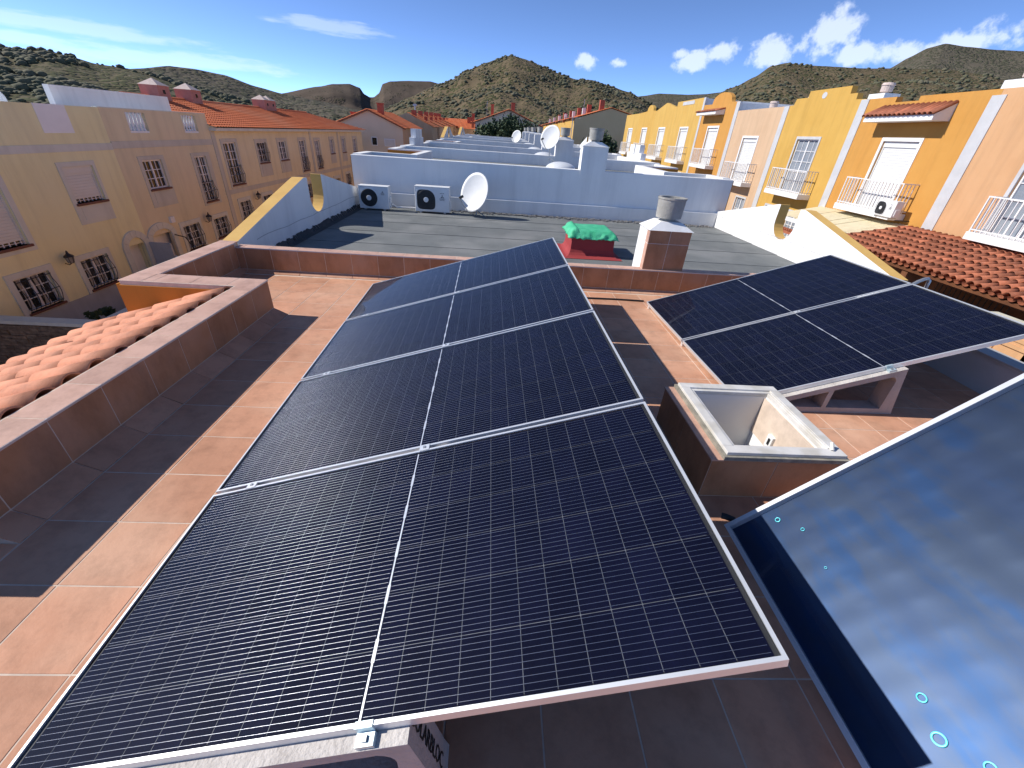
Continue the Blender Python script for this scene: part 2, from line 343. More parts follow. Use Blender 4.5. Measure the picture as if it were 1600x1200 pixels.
def text_mesh(body, size, m, ext=.001):
    cu = bpy.data.curves.new('text', 'FONT'); cu.body = body; cu.size = size; cu.extrude = ext; cu.align_x = 'CENTER'; cu.align_y = 'CENTER'; cu.resolution_u = 2
    o = bpy.data.objects.new('text', cu); COL.objects.link(o)
    me = bpy.data.meshes.new_from_object(o.evaluated_get(bpy.context.evaluated_depsgraph_get())); bpy.data.objects.remove(o)
    me.materials.clear(); me.materials.append(MAT[m]); return me

# ------------------------------------------------------------------ ground and hills
GZ = -5.4
tag(MB().box(-4000, 4000, -4000, 4000, GZ - .3, GZ).build('ground', 'earth'), kind='structure')
tag(MB().box(-11.4, -6.2, -30, 140, GZ, GZ + .006).build('street', 'paving'), kind='structure')
tag(MB().box(-6.2, -3.64, -30, 140, GZ, GZ + .14).build('pavement', 'paving'), kind='structure')
tag(MB().box(-14.5, -11.4, -30, 140, GZ, GZ + .14).build('pavement', 'paving'), kind='structure')

from mathutils import noise as mnoise
def hill(name, pts, d0, d1, m, na=160, nr=46, rough=.05, power=1.25, freq=.02, cliff=None):
    """terrain whose skyline runs through the given directions, rising from distance d0 to its ridge at d1"""
    dirs = [ray(*p) for p in pts]
    prof = sorted((math.atan2(d.x, d.y), math.atan2(d.z, math.hypot(d.x, d.y))) for d in dirs)
    a0, a1 = prof[0][0], prof[-1][0]
    def el(a):
        for (p, e), (q, g) in zip(prof, prof[1:]):
            if p <= a <= q:
                t = (a - p) / max(q - p, 1e-6); t = t * t * (3 - 2 * t) * .35 + t * .65; return e + (g - e) * t
        return prof[0][1] if a < a0 else prof[-1][1]
    mb = MB(); rows = []
    ts = [k / nr for k in range(nr + 1)] + [1.12, 1.3, 1.6]
    for i in range(na + 1):
        a = a0 + (a1 - a0) * i / na
        col = []
        dr = d1 * (1 + .05 * math.sin(a * 9 + d1))
        zr = CAM.z + dr * math.tan(el(a)) + rough * .5 * (d1 - d0) * .05 * mnoise.fractal(Vector((a * d1 * freq * 3, d1, 0)), .8, 2.1, 5)
        for t in ts:
            d = d0 + (dr - d0) * t
            x, y = d * math.sin(a), d * math.cos(a)
            if t <= 1:
                pw = t ** power
                if cliff: pw = pw * .62 + .38 * min(1, max(0, (t - cliff) / (1 - cliff))) ** .5 if t > cliff else pw * .62
                z = GZ - .5 + (zr - GZ + .5) * pw
                z += (d1 - d0) * rough * mnoise.fractal(Vector((x * freq, y * freq, d1)), .9, 2.0, 6) * min(1, 4 * t * (1 - t)) * (.35 + .65 * t)
                lim = CAM.z + d * math.tan(el(a)) - (1 - t) * .02 * d
                z = min(z, lim) if t < .97 else z
            else: z = zr - (t - 1) * (zr - GZ) * 1.2
            col.append(len(mb.v)); mb.v.append(Vector((x, y, z)))
        rows.append(col)
    for c, e in zip(rows, rows[1:]):
        for k in range(len(ts) - 1): mb.f.append((c[k], e[k], e[k + 1], c[k + 1])); mb.mi.append(0)
    me = bpy.data.meshes.new(name); me.from_pydata([tuple(v) for v in mb.v], [], mb.f); me.materials.append(MAT[m]); me.shade_smooth()
    o = link(name, me); tag(o, kind='structure')
    return [[mb.v[k] for k in c] for c in rows], nr
LH, LN = hill('hill', [(-420, 60), (-200, 62), (0, 74), (40, 78), (70, 77), (110, 88), (150, 100), (200, 107), (230, 113), (280, 128), (340, 146), (420, 166), (520, 184), (600, 196), (680, 206)], 62, 200, 'hill_near', rough=.022, power=1.05, freq=.022)
H2, N2 = hill('hill', [(120, 118), (215, 107), (265, 103), (300, 107), (350, 117), (400, 135), (440, 146), (500, 158), (580, 176), (660, 196)], 210, 420, 'hill_far', rough=.03, freq=.01)
hill('hill', [(390, 162), (430, 147), (500, 135), (520, 131), (546, 131), (562, 137), (569, 147), (578, 152), (584, 152), (592, 146), (598, 131), (610, 127), (640, 126), (672, 127), (686, 131), (720, 140), (800, 160)], 420, 800, 'hill_rock', rough=.035, freq=.006, cliff=.72, na=220)
H3, N3 = hill('hill', [(540, 190), (600, 172), (640, 152), (670, 138), (686, 131), (700, 128), (730, 110), (760, 98), (790, 88), (800, 86.5), (820, 92), (850, 105), (880, 118), (900, 124), (925, 125), (950, 133), (980, 143), (1003, 153), (1030, 170), (1060, 195)], 150, 430, 'hill_mid', rough=.05, power=1.2, freq=.011, na=220, nr=60)
hill('hill', [(900, 168), (960, 158), (1003, 150), (1030, 146), (1075, 148), (1100, 147), (1130, 144), (1180, 150), (1240, 165)], 700, 1300, 'hill_far', rough=.02, freq=.004)
H4, N4 = hill('hill', [(1040, 178), (1100, 156), (1130, 143), (1150, 135), (1180, 120), (1205, 103), (1230, 98), (1260, 102), (1330, 106), (1390, 107), (1480, 108), (1540, 117), (1600, 135), (1700, 160), (1850, 190)], 180, 560, 'hill_mid', rough=.04, freq=.009, na=200, nr=54)
hill('hill', [(1290, 140), (1390, 107), (1420, 90), (1450, 75), (1478, 68), (1510, 73), (1560, 78), (1600, 80), (1700, 84), (1900, 100), (2200, 130)], 600, 1100, 'hill_far', rough=.03, freq=.004)
hill('valley_floor', [(250, 200), (480, 190), (560, 187), (640, 186), (700, 187), (760, 190), (820, 196), (900, 206), (1000, 216), (1200, 236)], 90, 170, 'hill_near', rough=.01, power=1.0, freq=.03)

ICO = None
def shrubs(name, grid, nr, n, s0, s1, tmin, tmax, m='shrub'):
    """low bushes spread over a hillside; nobody could count them"""
    global ICO
    if ICO is None:
        bm = bmesh.new(); bmesh.ops.create_icosphere(bm, subdivisions=1, radius=1)
        ICO = ([v.co.copy() for v in bm.verts], [tuple(v.index for v in f.verts) for f in bm.faces]); bm.free()
    V = []; Fc = []
    rs = random.Random(n)
    for _ in range(n):
        i = rs.randrange(len(grid)); k = tmin + (tmax - tmin) * rs.random(); k *= nr; k0 = min(int(k), nr - 1)
        p = grid[i][k0].lerp(grid[i][k0 + 1], k - k0)
        if i + 1 < len(grid): p = p.lerp(grid[i + 1][k0].lerp(grid[i + 1][k0 + 1], k - k0), rs.random())
        if mnoise.noise(Vector((p.x * .035, p.y * .035, 3))) + .6 * mnoise.noise(Vector((p.x * .11, p.y * .11, 9))) < -.05: continue
        s = s0 + (s1 - s0) * rs.random() ** 2; b = len(V); ph = rs.random() * 50
        for v in ICO[0]:
            q = v * (1 + .38 * mnoise.noise(v * 1.7 + Vector((ph, 0, 0)))); V.append((p.x + q.x * s, p.y + q.y * s, p.z + s * .25 + q.z * s * .62))
        Fc.extend(tuple(b + j for j in f) for f in ICO[1])
    me = bpy.data.meshes.new(name); me.from_pydata(V, [], Fc); me.materials.append(MAT[m]); me.shade_smooth()
    return tag(link(name, me), 'low grey green shrubs covering the slope', 'shrubs', kind='stuff')
tag(shrubs('hillside_shrubs', LH, LN, 9000, .35, 1.25, .12, 1.0), 'low olive green shrubs covering the near hill behind the cream houses')
tag(shrubs('hillside_shrubs', H3, N3, 5500, .5, 1.7, .08, 1.0), 'small dry shrubs dotting the pointed central hill')
tag(shrubs('hillside_shrubs', H4, N4, 4000, .9, 2.2, .2, 1.0), 'dark scrub covering the rounded hill behind the orange houses')

# ------------------------------------------------------------------ our roof terrace
TS = .346                                        # tile module
XW, XN, XE = -2.33, -3.40, 4.54                  # inner faces: recessed left wall, outer left wall, right wall
YF = 5.62                                        # inner face of the far wall
YJ0, YJ1 = 1.34, 4.24                            # the recess of the left wall runs from YJ0 to YJ1
PH = .365                                        # parapet height
GJ = .006
HX0, HX1, HY0, HY1, HZ = 1.275, 2.055, 1.775, 2.56, .285        # the roof hatch
_fb = MB(); _a, _b, _c, _d = HX0 + .12, HX1 - .05, HY0 + .06, HY1 - .06
_fb.box(-3.7, 4.7, -3.2, _c, -.30, -.0016); _fb.box(-3.7, 4.7, _d, 5.80, -.30, -.0016); _fb.box(-3.7, _a, _c, _d, -.30, -.0016); _fb.box(_b, 4.7, _c, _d, -.30, -.0016)
floor = _fb.build('terrace_floor', 'grout')
tag(floor, kind='structure')
xs0 = -2.19; ys0 = 1.48 - 4 * TS
ft = []
for i in range(-4, 20):
    for j in range(0, 17):
        xa, xb = xs0 + i * TS, xs0 + (i + 1) * TS; ya, yb = ys0 + j * TS, ys0 + (j + 1) * TS
        if i < 0 and yb > YJ0 - .23 and ya < YJ0 - .25: yb = YJ0 - .225
        if i < 0 and yb > YJ0 - .22 and yb < YJ1 + .2: continue
        xa = max(xa, XN + .004); xb = min(xb, XE - .004); yb = min(yb, YF - .10)
        if i < 0 and YJ0 < ya < YJ1: ya = YJ1 + .004
        if xb - xa < .02 or yb - ya < .02: continue
        if xb > HX0 + .06 and xa < HX1 - .06 and yb > HY0 + .06 and ya < HY1 - .06: continue
        tile(floor, 'floor_tile', 'floor_tile', (xa + GJ / 2, ya + GJ / 2, 0), (1, 0, 0), (0, 1, 0), round(xb - xa - GJ, 3), round(yb - ya - GJ, 3))
tile(floor, 'floor_tile', 'floor_tile', (XW + .003, YJ0 - .222, 0), (1, 0, 0), (0, 1, 0), .131, .219)
# tiles behind the photographer, too many to keep apart
mb = MB()
for i in range(0, 20):
    for j in range(-8, 0):
        xa, xb = xs0 + i * TS, min(xs0 + (i + 1) * TS, XE - .004); ya = ys0 + j * TS
        if xb - xa > .02: mb.box(xa + GJ / 2, xb - GJ / 2, ya + GJ / 2, ya + TS - GJ / 2, -.009, 0)
tag(mb.build('floor_tile', 'floor_tile', floor), kind='stuff')

def tiled_run(parent, p0, p1, face, h, z0, capw, skirt=None, start=0.0, capout=True, trim=True):
    """tiles one straight inner wall face from p0 to p1 (x, y); face = unit vector looking into the terrace"""
    p0, p1, fc = Vector((*p0, 0)), Vector((*p1, 0)), Vector((*face, 0)); d = (p1 - p0); ln = d.length; d.normalize()
    if d.cross(Vector((0, 0, 1))).dot(fc) < 0: p0, p1 = p1, p0; d = -d; start = (ln - start) % TS
    # d x z = face
    cuts = [0.0]; c = start % TS
    while c < ln - .02:
        if c > .02: cuts.append(c)
        c += TS
    cuts.append(ln)
    for a, b in zip(cuts, cuts[1:]):
        tile(parent, 'wall_tile', 'wall_tile', p0 + d * (a + GJ / 2) + fc * .002 + Vector((0, 0, z0 + GJ)), d, (0, 0, 1), round(b - a - GJ, 3), round(h - z0 - GJ - .012, 3))
        if capw: tile(parent, 'cap_tile', 'cap_tile', p0 + d * (a + GJ / 2) - fc * (capw - .012) + Vector((0, 0, h + .004)), fc, -d if False else Vector((0, 0, 1)).cross(fc), round(capw - GJ, 3), round(b - a - GJ, 3)) if Vector((0, 0, 1)).cross(fc).dot(d) > 0 else tile(parent, 'cap_tile', 'cap_tile', p0 + d * (b - GJ / 2) - fc * (capw - .012) + Vector((0, 0, h + .004)), fc, Vector((0, 0, 1)).cross(fc), round(capw - GJ, 3), round(b - a - GJ, 3))
        if skirt:
            sw, sh = skirt; sl = math.hypot(sw, sh); up = (-fc * sw + Vector((0, 0, sh))).normalized()
            tile(parent, 'skirting_tile', 'floor_tile', p0 + d * (a + GJ / 2) + fc * sw + Vector((0, 0, .002)) + up * .003, d, up, round(b - a - GJ, 3), round(sl - .006, 3))
    if skirt:
        sw, sh = skirt; MB().prism([(.0005, -.004), (sw - .003, -.004), (.0005, sh - .0035)], lambda a, b, k: (p1 if k else p0) + fc * a + Vector((0, 0, b))).build('skirting_bed', 'grout', parent)
    if trim:
        q0, q1 = p0 + fc * .013, p1 + fc * .013
        t = MB(); n = Vector((0, 0, 1))
        t.prism([(-.004, h - .010), (.004, h - .010), (.004, h + .003), (-.004, h + .003)], lambda a, b, k: (p1 if k else p0) + fc * (.0045 + a) + n * b)
        t.build('edge_trim', 'trim_metal', parent)

pl = thing('parapet', 'brown tiled parapet with pink coping jogging around the clay roof', 'parapet', (-2.43, 2.6, 0))
core = MB()
core.box(XW - .20, XW, YJ0, YJ1 - .24, -.3, PH + .002); core.box(-3.60, XW, YJ1 - .24, YJ1, -.3, PH + .002)
core.box(-3.62, XN, YJ1, YF + .06, -.3, PH + .002); core.box(-3.60, XW, YJ0 - .22, YJ0, -.3, PH + .002); core.box(-3.62, XN, -3.2, YJ0 - .22, -.3, PH + .002)
core.build('core', 'grout', pl)
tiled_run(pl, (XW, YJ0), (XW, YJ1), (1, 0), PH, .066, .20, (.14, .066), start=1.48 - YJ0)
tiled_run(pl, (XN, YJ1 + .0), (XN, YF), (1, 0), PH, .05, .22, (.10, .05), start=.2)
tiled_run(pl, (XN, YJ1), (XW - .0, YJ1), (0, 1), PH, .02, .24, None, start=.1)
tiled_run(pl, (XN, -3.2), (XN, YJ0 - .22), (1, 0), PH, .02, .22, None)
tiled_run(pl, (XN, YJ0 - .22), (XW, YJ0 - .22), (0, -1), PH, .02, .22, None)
for (xa, ya, dx, dy) in ((-3.618, YJ1 - .236, .214, .236), (-3.618, YF + .002, .22, .10), (-3.618, YJ0 - .22, .214, .22), (XW - .186, YJ0 - .22, .19, .22)): tile(pl, 'cap_tile', 'cap_tile', (xa, ya, PH + .004), (1, 0, 0), (0, 1, 0), dx, dy)
mb = MB()
mb.box(-3.62, XW - .20, YJ1 - .252, YJ1 - .24, GZ, PH - .04); mb.box(-3.632, -3.62, YJ1 - .252, YF + .10, GZ, PH - .03); mb.box(XW - .212, XW - .20, YJ0, YJ1 - .252, -.3, PH - .03)
mb.box(-3.632, -3.62, -3.2, YJ0 - .0, GZ, PH - .03); mb.box(-3.632, XW - .212, YJ0, YJ0 + .012, GZ, PH - .03)
mb.build('render_coat', 'orange_deep', pl)

pf = thing('parapet', 'low brown tiled parapet crossing behind the solar panels, with pink coping', 'parapet', (1, 5.68, 0))
MB().box(-3.40, XE, YF, YF + .155, -.3, .316 + .002).build('core', 'grout', pf)
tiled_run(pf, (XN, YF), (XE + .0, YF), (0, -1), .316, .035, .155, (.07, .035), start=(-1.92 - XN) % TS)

pr = thing('parapet', 'low grey rendered parapet behind the raised solar panels on the terrace edge', 'parapet', (4.6, 2, 0))
MB().box(XE, XE + .18, -3.2, YF + .15, -.3, .315).build('wall', 'grey_paint', pr)
MB().box(XE - .015, XE + .195, -3.2, YF + .15, .317, .335).build('coping', 'plinth_grey', pr)

own = thing('townhouse', 'orange rendered house under the tiled terrace in the foreground', 'house', (0, 1, GZ))
mb = MB(); mb.box(XW - .198, XE + .18, YJ0, 4.0, GZ, -.302); mb.box(-3.615, XE + .18, 4.0, 5.80, GZ, -.302); mb.box(-3.615, XE + .18, -3.2, YJ0, GZ, -.302)
mb.build('wall', 'orange_wall', own)

# clay roof in the recess of the left wall
cr = thing('clay_roof', 'pale salmon barrel tile roof sloping away outside the left parapet', 'tiled roof', (-3.3, 2.5, -.3))
XR0, ZR0, XR1, ZR1 = -2.545, .285, -3.97, -.155
sd = Vector((XR1 - XR0, 0, ZR1 - ZR0)); slen = sd.length; sd.normalize(); sn = Vector((sd.z, 0, -sd.x)); sn = sn if sn.z > 0 else -sn
MB().prism([(0, -.12), (slen - .03, -.12), (slen - .03, -.03), (0, -.03)], lambda a, b, t: Vector((XR0, YJ0 + .014 if t else YJ1 - .255, ZR0)) + sd * a + sn * b).build('roof_deck', 'orange_deep', cr)
def barrel(name, length, r0, r1, m, th=.012, n=8, arc=1.0):
    """half-round clay tile lying along +x, its crown up"""
    mb = MB()
    for (x, r) in ((0, r0), (length, r1)):
        for rr in (r, r - th):
            for k in range(n + 1):
                a = math.pi * (.5 + arc * (.5 - k / n)); mb.v.append(Vector((x, rr * math.cos(a), rr * math.sin(a))))
    q = n + 1
    for k in range(n):
        mb.f += [(k, k + 1, 2 * q + k + 1, 2 * q + k), (q + k + 1, q + k, 3 * q + k, 3 * q + k + 1), (k + 1, k, q + k, q + k + 1), (2 * q + k, 2 * q + k + 1, 3 * q + k + 1, 3 * q + k)]
    mb.f += [(0, 2 * q, 3 * q, q), (n, q + n, 3 * q + n, 2 * q + n)]; mb.mi = [0] * len(mb.f)
    return mb.mesh(name, m, True)
bt = barrel('clay_tile', .43, .0915, .096, 'clay_tile', n=12)
ry = 3.905; q = 0
ang = math.atan2(sd.z, -sd.x)
while ry > YJ0 + .08:
    for k in range(4):
        x = slen - .43 - k * .37 + (0 if k < 3 else .0)
        if x < -.02: x = -.02
        p = Vector((XR0, ry + random.gauss(0, .004), ZR0)) + sd * (x + random.gauss(0, .010)) + sn * (.006 + .003 * k)
        o = link('clay_tile', bt, cr); o.matrix_basis = Matrix.Translation(p) @ Matrix(((sd.x, 0, sn.x, 0), (0, -1, 0, 0), (sd.z, 0, sn.z, 0), (0, 0, 0, 1))) @ Matrix.Rotation(random.gauss(0, .010), 4, 'Z') @ Matrix.Rotation(-.010, 4, 'Y')
    ry -= .1845
mb = MB()
ry = 3.905 - .092
while ry > YJ0 + .05:
    for s_ in range(10):
        a0, a1 = math.pi + s_ * math.pi / 10, math.pi + (s_ + 1) * math.pi / 10
        pts = []
        for (t, a) in ((0, a0), (slen, a0), (slen, a1), (0, a1)): pts.append(Vector((XR0, ry + .085 * math.cos(a), ZR0)) + sd * t + sn * (.055 + .075 * math.sin(a)))
        mb.face(pts)
    ry -= .1845
mb.build('channel_tile', 'clay_tile', cr)

# ------------------------------------------------------------------ solar panels
PL, PW, PT = 2.278, 1.134, .035
CA, CB, CG = .0903, .1818, .0024                 # half cell along the length, cell across, gap
def build_panel():
    root = thing('solar_module', 'panel', 'solar panel')
    lip = .011
    for (a0, a1, b0, b1) in ((0, PL, 0, lip), (0, PL, PW - lip, PW), (0, lip, lip, PW - lip), (PL - lip, PL, lip, PW - lip)):
        horiz = (a1 - a0) > (b1 - b0)
        mb = MB(); mb.box(a0, a1, b0, b1, -.006, 0)
        if horiz:
            s0 = b0 if b0 == 0 else b1 - .0025; mb.box(a0, a1, s0, s0 + .0025, -PT, -.006)
            mb.box(a0, a1, *( (b0, b0 + .024) if b0 == 0 else (b1 - .024, b1)), -PT - .002, -PT)
        else:
            s0 = a0 if a0 == 0 else a1 - .0025; mb.box(s0, s0 + .0025, b0, b1, -PT, -.006)
            mb.box(*((a0, a0 + .024) if a0 == 0 else (a1 - .024, a1)), b0, b1, -PT - .002, -PT)
        mb.build('frame_bar', 'aluminium', root)
    MB().box(lip - .004, PL - lip + .004, lip - .004, PW - lip + .004, -.0125, -.0105).build('backsheet', 'backsheet', root)
    nb = 6; bm0 = (PW - nb * CB - (nb - 1) * CG) / 2; cen = .0075
    half = 12 * CA + 11 * CG; am0 = PL / 2 - cen / 2 - half; am1 = PL / 2 + cen / 2
    mb = MB(); mb.box(am0 + .01, am0 + half - .001, bm0 + .004, PW - bm0 - .004, -.0105, -.0098); mb.box(am1 + .001, am1 + half - .01, bm0 + .004, PW - bm0 - .004, -.0105, -.0098)
    mb.build('cell_interconnect', 'cell_line', root)
    mb = MB(); mb.box(PL / 2 - .0030, PL / 2 + .0030, bm0 + .002, PW - bm0 - .002, -.0092, -.0086)
    for k in range(1, nb): y = bm0 + k * (CB + CG) - CG / 2; mb.box(PL / 2 - .0055, PL / 2 + .0055, y - .035, y + .035, -.0086, -.0082)
    mb.build('centre_ribbon', 'ribbon', root)
    cm = MB().box(0, CA, 0, CB, -.0098, -.0092)
    ch = .0015; cm = MB(); cm.pz([(ch, 0), (CA - ch, 0), (CA, ch), (CA, CB - ch), (CA - ch, CB), (ch, CB), (0, CB - ch), (0, ch)], -.0098, -.0090)
    cm = cm.mesh('solar_cell', 'solar_cell')
    for h0 in (am0, am1):
        for i in range(12):
            for j in range(nb): link('solar_cell', cm, root, loc=(h0 + i * (CA + CG), bm0 + j * (CB + CG), 0))
    mb = MB(); r = .00062
    for h0 in (am0, am1):
        for j in range(nb):
            for k in range(10):
                y = bm0 + j * (CB + CG) + (k + .5) * CB / 10; i = len(mb.v)
                for x in (h0 + .004, h0 + half - .004):
                    for t in range(5): a = math.pi * t / 4; mb.v.append(Vector((x, y + r * math.cos(a), -.0090 + r * .8 * math.sin(a))))
                for t in range(4): mb.f.append((i + t, i + t + 1, i + 5 + t + 1, i + 5 + t)); mb.mi.append(0)
    tag(mb.build('busbar_wire', 'alu_wire', root, smooth=True), kind='stuff')
    MB().box(lip - .003, PL - lip + .003, lip - .003, PW - lip + .003, -.0055, -.0025).build('glass_pane', 'panel_glass', root)
    MB().box(PL / 2 - .06, PL / 2 + .06, PW - .14, PW - .05, -.034, -.0125).build('junction_box', 'black_plastic', root)
    return root
panel0 = build_panel(); used = [False]
def array_axes(tilt, yaw, pt=0.0):
    u = Vector((math.cos(tilt) * math.cos(yaw), -math.cos(tilt) * math.sin(yaw), math.sin(tilt)))
    v = Vector((math.sin(yaw) * math.cos(pt), math.cos(yaw) * math.cos(pt), math.sin(pt))); v = (v - u * u.dot(v)).normalized()
    return u, v, u.cross(v)
def place_panel(o, u, v, b, label, group):
    p = panel0 if not used[0] else copy_tree(panel0); used[0] = True
    n = u.cross(v); c = Vector(o) + v * b
    p.matrix_world = Matrix(((u.x, v.x, n.x, c.x), (u.y, v.y, n.y, c.y), (u.z, v.z, n.z, c.z), (0, 0, 0, 1)))
    tag(p, label, 'solar panel', group)
GAP = .0235
A1 = ((-1.41434, .47046, .0630), *array_axes(R(17.086), R(-1.054), R(.58)))
A2 = ((1.998, 2.764, .066), *array_axes(R(18.0), R(-1.415)))
for k, lb in enumerate(('large solar panel nearest the camera, filling the bottom of the picture', 'second solar panel of the long row, just beyond the nearest one', 'third solar panel of the long row, below the farthest one', 'farthest solar panel of the long row, reflecting blue sky beside the red hatch')):
    place_panel(A1[0], A1[1], A1[2], k * (PW + GAP), lb, 'solar panels of the long row')
for k, lb in enumerate(('near panel of the pair on the right, resting on a pierced concrete wedge', 'far panel of the pair on the right, beside the brick pillar chimney')):
    place_panel(A2[0], A2[1], A2[2], k * (PW + GAP), lb.replace('brick pillar', 'tiled'), 'solar panels of the pair on the right')

def clamp(A, a, b, label, end=False):
    o, u, v, n = A; c = Vector(o) + u * a + v * b
    t = thing('module_clamp', label, 'clamp', c, 'panel clamps')
    fn = lambda x, y, z: c + u * x + v * y + n * z
    def bx(x0, x1, y0, y1, z0, z1, name, m):
        mb = MB(); i0 = [fn(x, y, z) for z in (z0, z1) for (x, y) in ((x0, y0), (x1, y0), (x1, y1), (x0, y1))]
        mb.v = i0; mb.f = [(0, 3, 2, 1), (4, 5, 6, 7), (0, 1, 5, 4), (1, 2, 6, 5), (2, 3, 7, 6), (3, 0, 4, 7)]; mb.mi = [0] * 6
        return mb.build(name, m, t)
    if not end:
        bx(-.025, .025, -.021, .021, .0005, .0035, 'clamp_plate', 'aluminium'); bx(-.025, .025, -.009, .009, -.030, .0005, 'clamp_body', 'aluminium')
        bx(-.006, .006, -.006, .006, .0035, .009, 'bolt_head', 'galvanised')
    else:
        bx(-.026, .026, -.004, .012, .0005, .0035, 'clamp_plate', 'teal_clamp'); bx(-.026, .026, -.005, -.0005, -.020, .0035, 'clamp_web', 'teal_clamp')
        bx(-.026, .026, -.038, -.005, -.040, -.020, 'clamp_foot', 'teal_clamp'); bx(-.008, .008, -.030, -.014, -.020, -.012, 'bolt_head', 'galvanised')
        MB().tube([fn(0, -.022, -.030), fn(0, -.022, -.075)], .005).build('threaded_rod', 'galvanised', t)
for k, nm in enumerate(('nearest', 'middle', 'farthest')):
    b = (k + 1) * PW + (k + .5) * GAP
    for a, sd_ in ((.22, 'low'), (1.17, 'mid')):
        clamp(A1, a, b, 'small aluminium clamp at the %s joint of the long row, %s' % (nm, 'near its low left edge' if sd_ == 'low' else 'by the centre line'))
clamp(A2, 1.17, PW + GAP / 2, 'small aluminium clamp on the joint between the right pair of panels')
clamp(A1, 1.16, 0, 'pale blue end clamp with bolt on the front edge of the nearest panel', True)
clamp(A2, 1.17, 0, 'small end clamp on the front edge of the right pair above the pierced wedge', True)

# ------------------------------------------------------------------ concrete wedges under the panels
def wedge(A, b, label, pierced=True, txt=False, off=-.042):
    o, u, v, n = A; c = Vector(o) + v * b
    yaw = math.atan2(v.x, v.y); ux = Vector((math.cos(yaw), -math.sin(yaw), 0)); vy = Vector((math.sin(yaw), math.cos(yaw), 0))
    slope = u.z / math.hypot(u.x, u.y)
    base = Vector((c.x, c.y, 0)); zt = lambda a: c.z + a * slope - (PT + .003) / n.z
    a0, a1 = .22, 1.235; th = .125
    t = thing('concrete_wedge', label, 'concrete block', base + ux * .7, 'concrete wedges under the panels')
    fn = lambda a, z, k: base + ux * a + vy * (off + (0 if k else th)) + Vector((0, 0, z))
    mb = MB()
    mb.prism([(a0, .0), (a1 + .09, 0), (a1 + .075, .05), (a0, .05)], fn)
    mb.m = 0
    mb.prism([(a0, .0501), (a0 + .05, .0501), (a0 + .05, zt(a0 + .05) - .002), (a0, zt(a0))], fn)
    tk = .05
    mb.prism([(a0 + .05, max(.052, zt(a0 + .05) - tk)), (a1 - .04, zt(a1 - .04) - tk), (a1 - .04, zt(a1 - .04)), (a0 + .05, zt(a0 + .05))], fn)
    mb.prism([(a1 - .04, .0501), (a1 + .075, .0501), (a1 - .002, zt(a1) - .004), (a1 - .04, zt(a1 - .04))], fn)
    mid = a0 + (a1 - a0) * .48
    mb.prism([(mid - .02, .0501), (mid + .02, .0501), (mid + .02, zt(mid + .02) - tk + .003), (mid - .02, zt(mid - .02) - tk + .003)], fn)
    # rounded corners of the larger opening
    r = .05; zc = zt(a1 - .04) - tk
    for k in range(4):
        aa, ab = k * math.pi / 8, (k + 1) * math.pi / 8
        P = lambda g: (a1 - .04 - r + r * math.cos(g), zc - slope * r - r + r * math.sin(g))
        mb.prism([P(aa), (a1 - .04, zc + .001), P(ab)], fn)
    ob = mb.build('block', 'concrete_face', t)
    # rough cast top strip
    MB().prism([(a0, zt(a0) - .002), (a1 - .003, zt(a1) - .004), (a1 - .003, zt(a1) + .0005), (a0, zt(a0) + .002)], lambda a, z, k: base + ux * a + vy * (off - .002 + (0 if k else th + .004)) + Vector((0, 0, z - .001))).build('rough_top', 'concrete', t)
    if txt:
        me = text_mesh('SOLARBLOC', .062, 'iron', .0008); o2 = link('lettering', me, t)
        ex = Vector((0, 0, -1)); top = fn(a1 - .002, zt(a1) - .004, 1); bot = fn(a1 + .075, .05, 1); ex = (bot - top).normalized(); ey = vy; ez = ex.cross(ey)
        if ez.dot(ux) < 0: ey = -vy; ez = ex.cross(ey)
        p = top.lerp(bot, .50) + vy * th * .5 + ez * .002
        o2.matrix_basis = Matrix(((ex.x, ey.x, ez.x, p.x), (ex.y, ey.y, ez.y, p.y), (ex.z, ey.z, ez.z, p.z), (0, 0, 0, 1)))
    return t
wedge(A1, 0, 'pale concrete wedge with stamped lettering under the front edge of the nearest panel', txt=True)
for k, nm in enumerate(('nearest', 'middle', 'farthest')): wedge(A1, (k + 1) * PW + (k + .5) * GAP, 'concrete wedge hidden below the %s joint of the long panel row' % nm, off=-.062)
wedge(A1, 4 * PW + 3 * GAP, 'concrete wedge under the far end of the long panel row', off=-.125)
wedge(A2, 0, 'pierced concrete wedge with two openings under the right pair of panels')
wedge(A2, PW + GAP / 2, 'concrete wedge hidden below the joint of the right pair of panels', off=-.062)
wedge(A2, 2 * PW + GAP, 'concrete wedge under the far edge of the right pair of panels', off=-.125)
# low edge feet
def foot(A, b, label):
    o, u, v, n = A; c = Vector(o) + v * b + u * .03
    f = MB(); f.box(c.x - .02, c.x + .05, c.y - .02, c.y + .02, 0.0, .016); f.box(c.x - .02, c.x + .012, c.y - .02, c.y + .02, .016, c.z - .0385)
    tag(f.build('mounting_bracket', 'aluminium'), label, 'bracket', 'panel feet')
for k in range(5): foot(A1, (.1, PW + .012, 2 * PW + .035, 3 * PW + .06, 4 * PW - .05)[k], 'small aluminium foot under the low left edge of the long row, %s from the camera' % ('first', 'second', 'third', 'fourth', 'fifth')[k])
for k in range(3): foot(A2, (.1, PW + .012, 2 * PW - .05)[k], 'small aluminium foot under the low left edge of the right pair, %s from the camera' % ('first', 'second', 'third')[k])

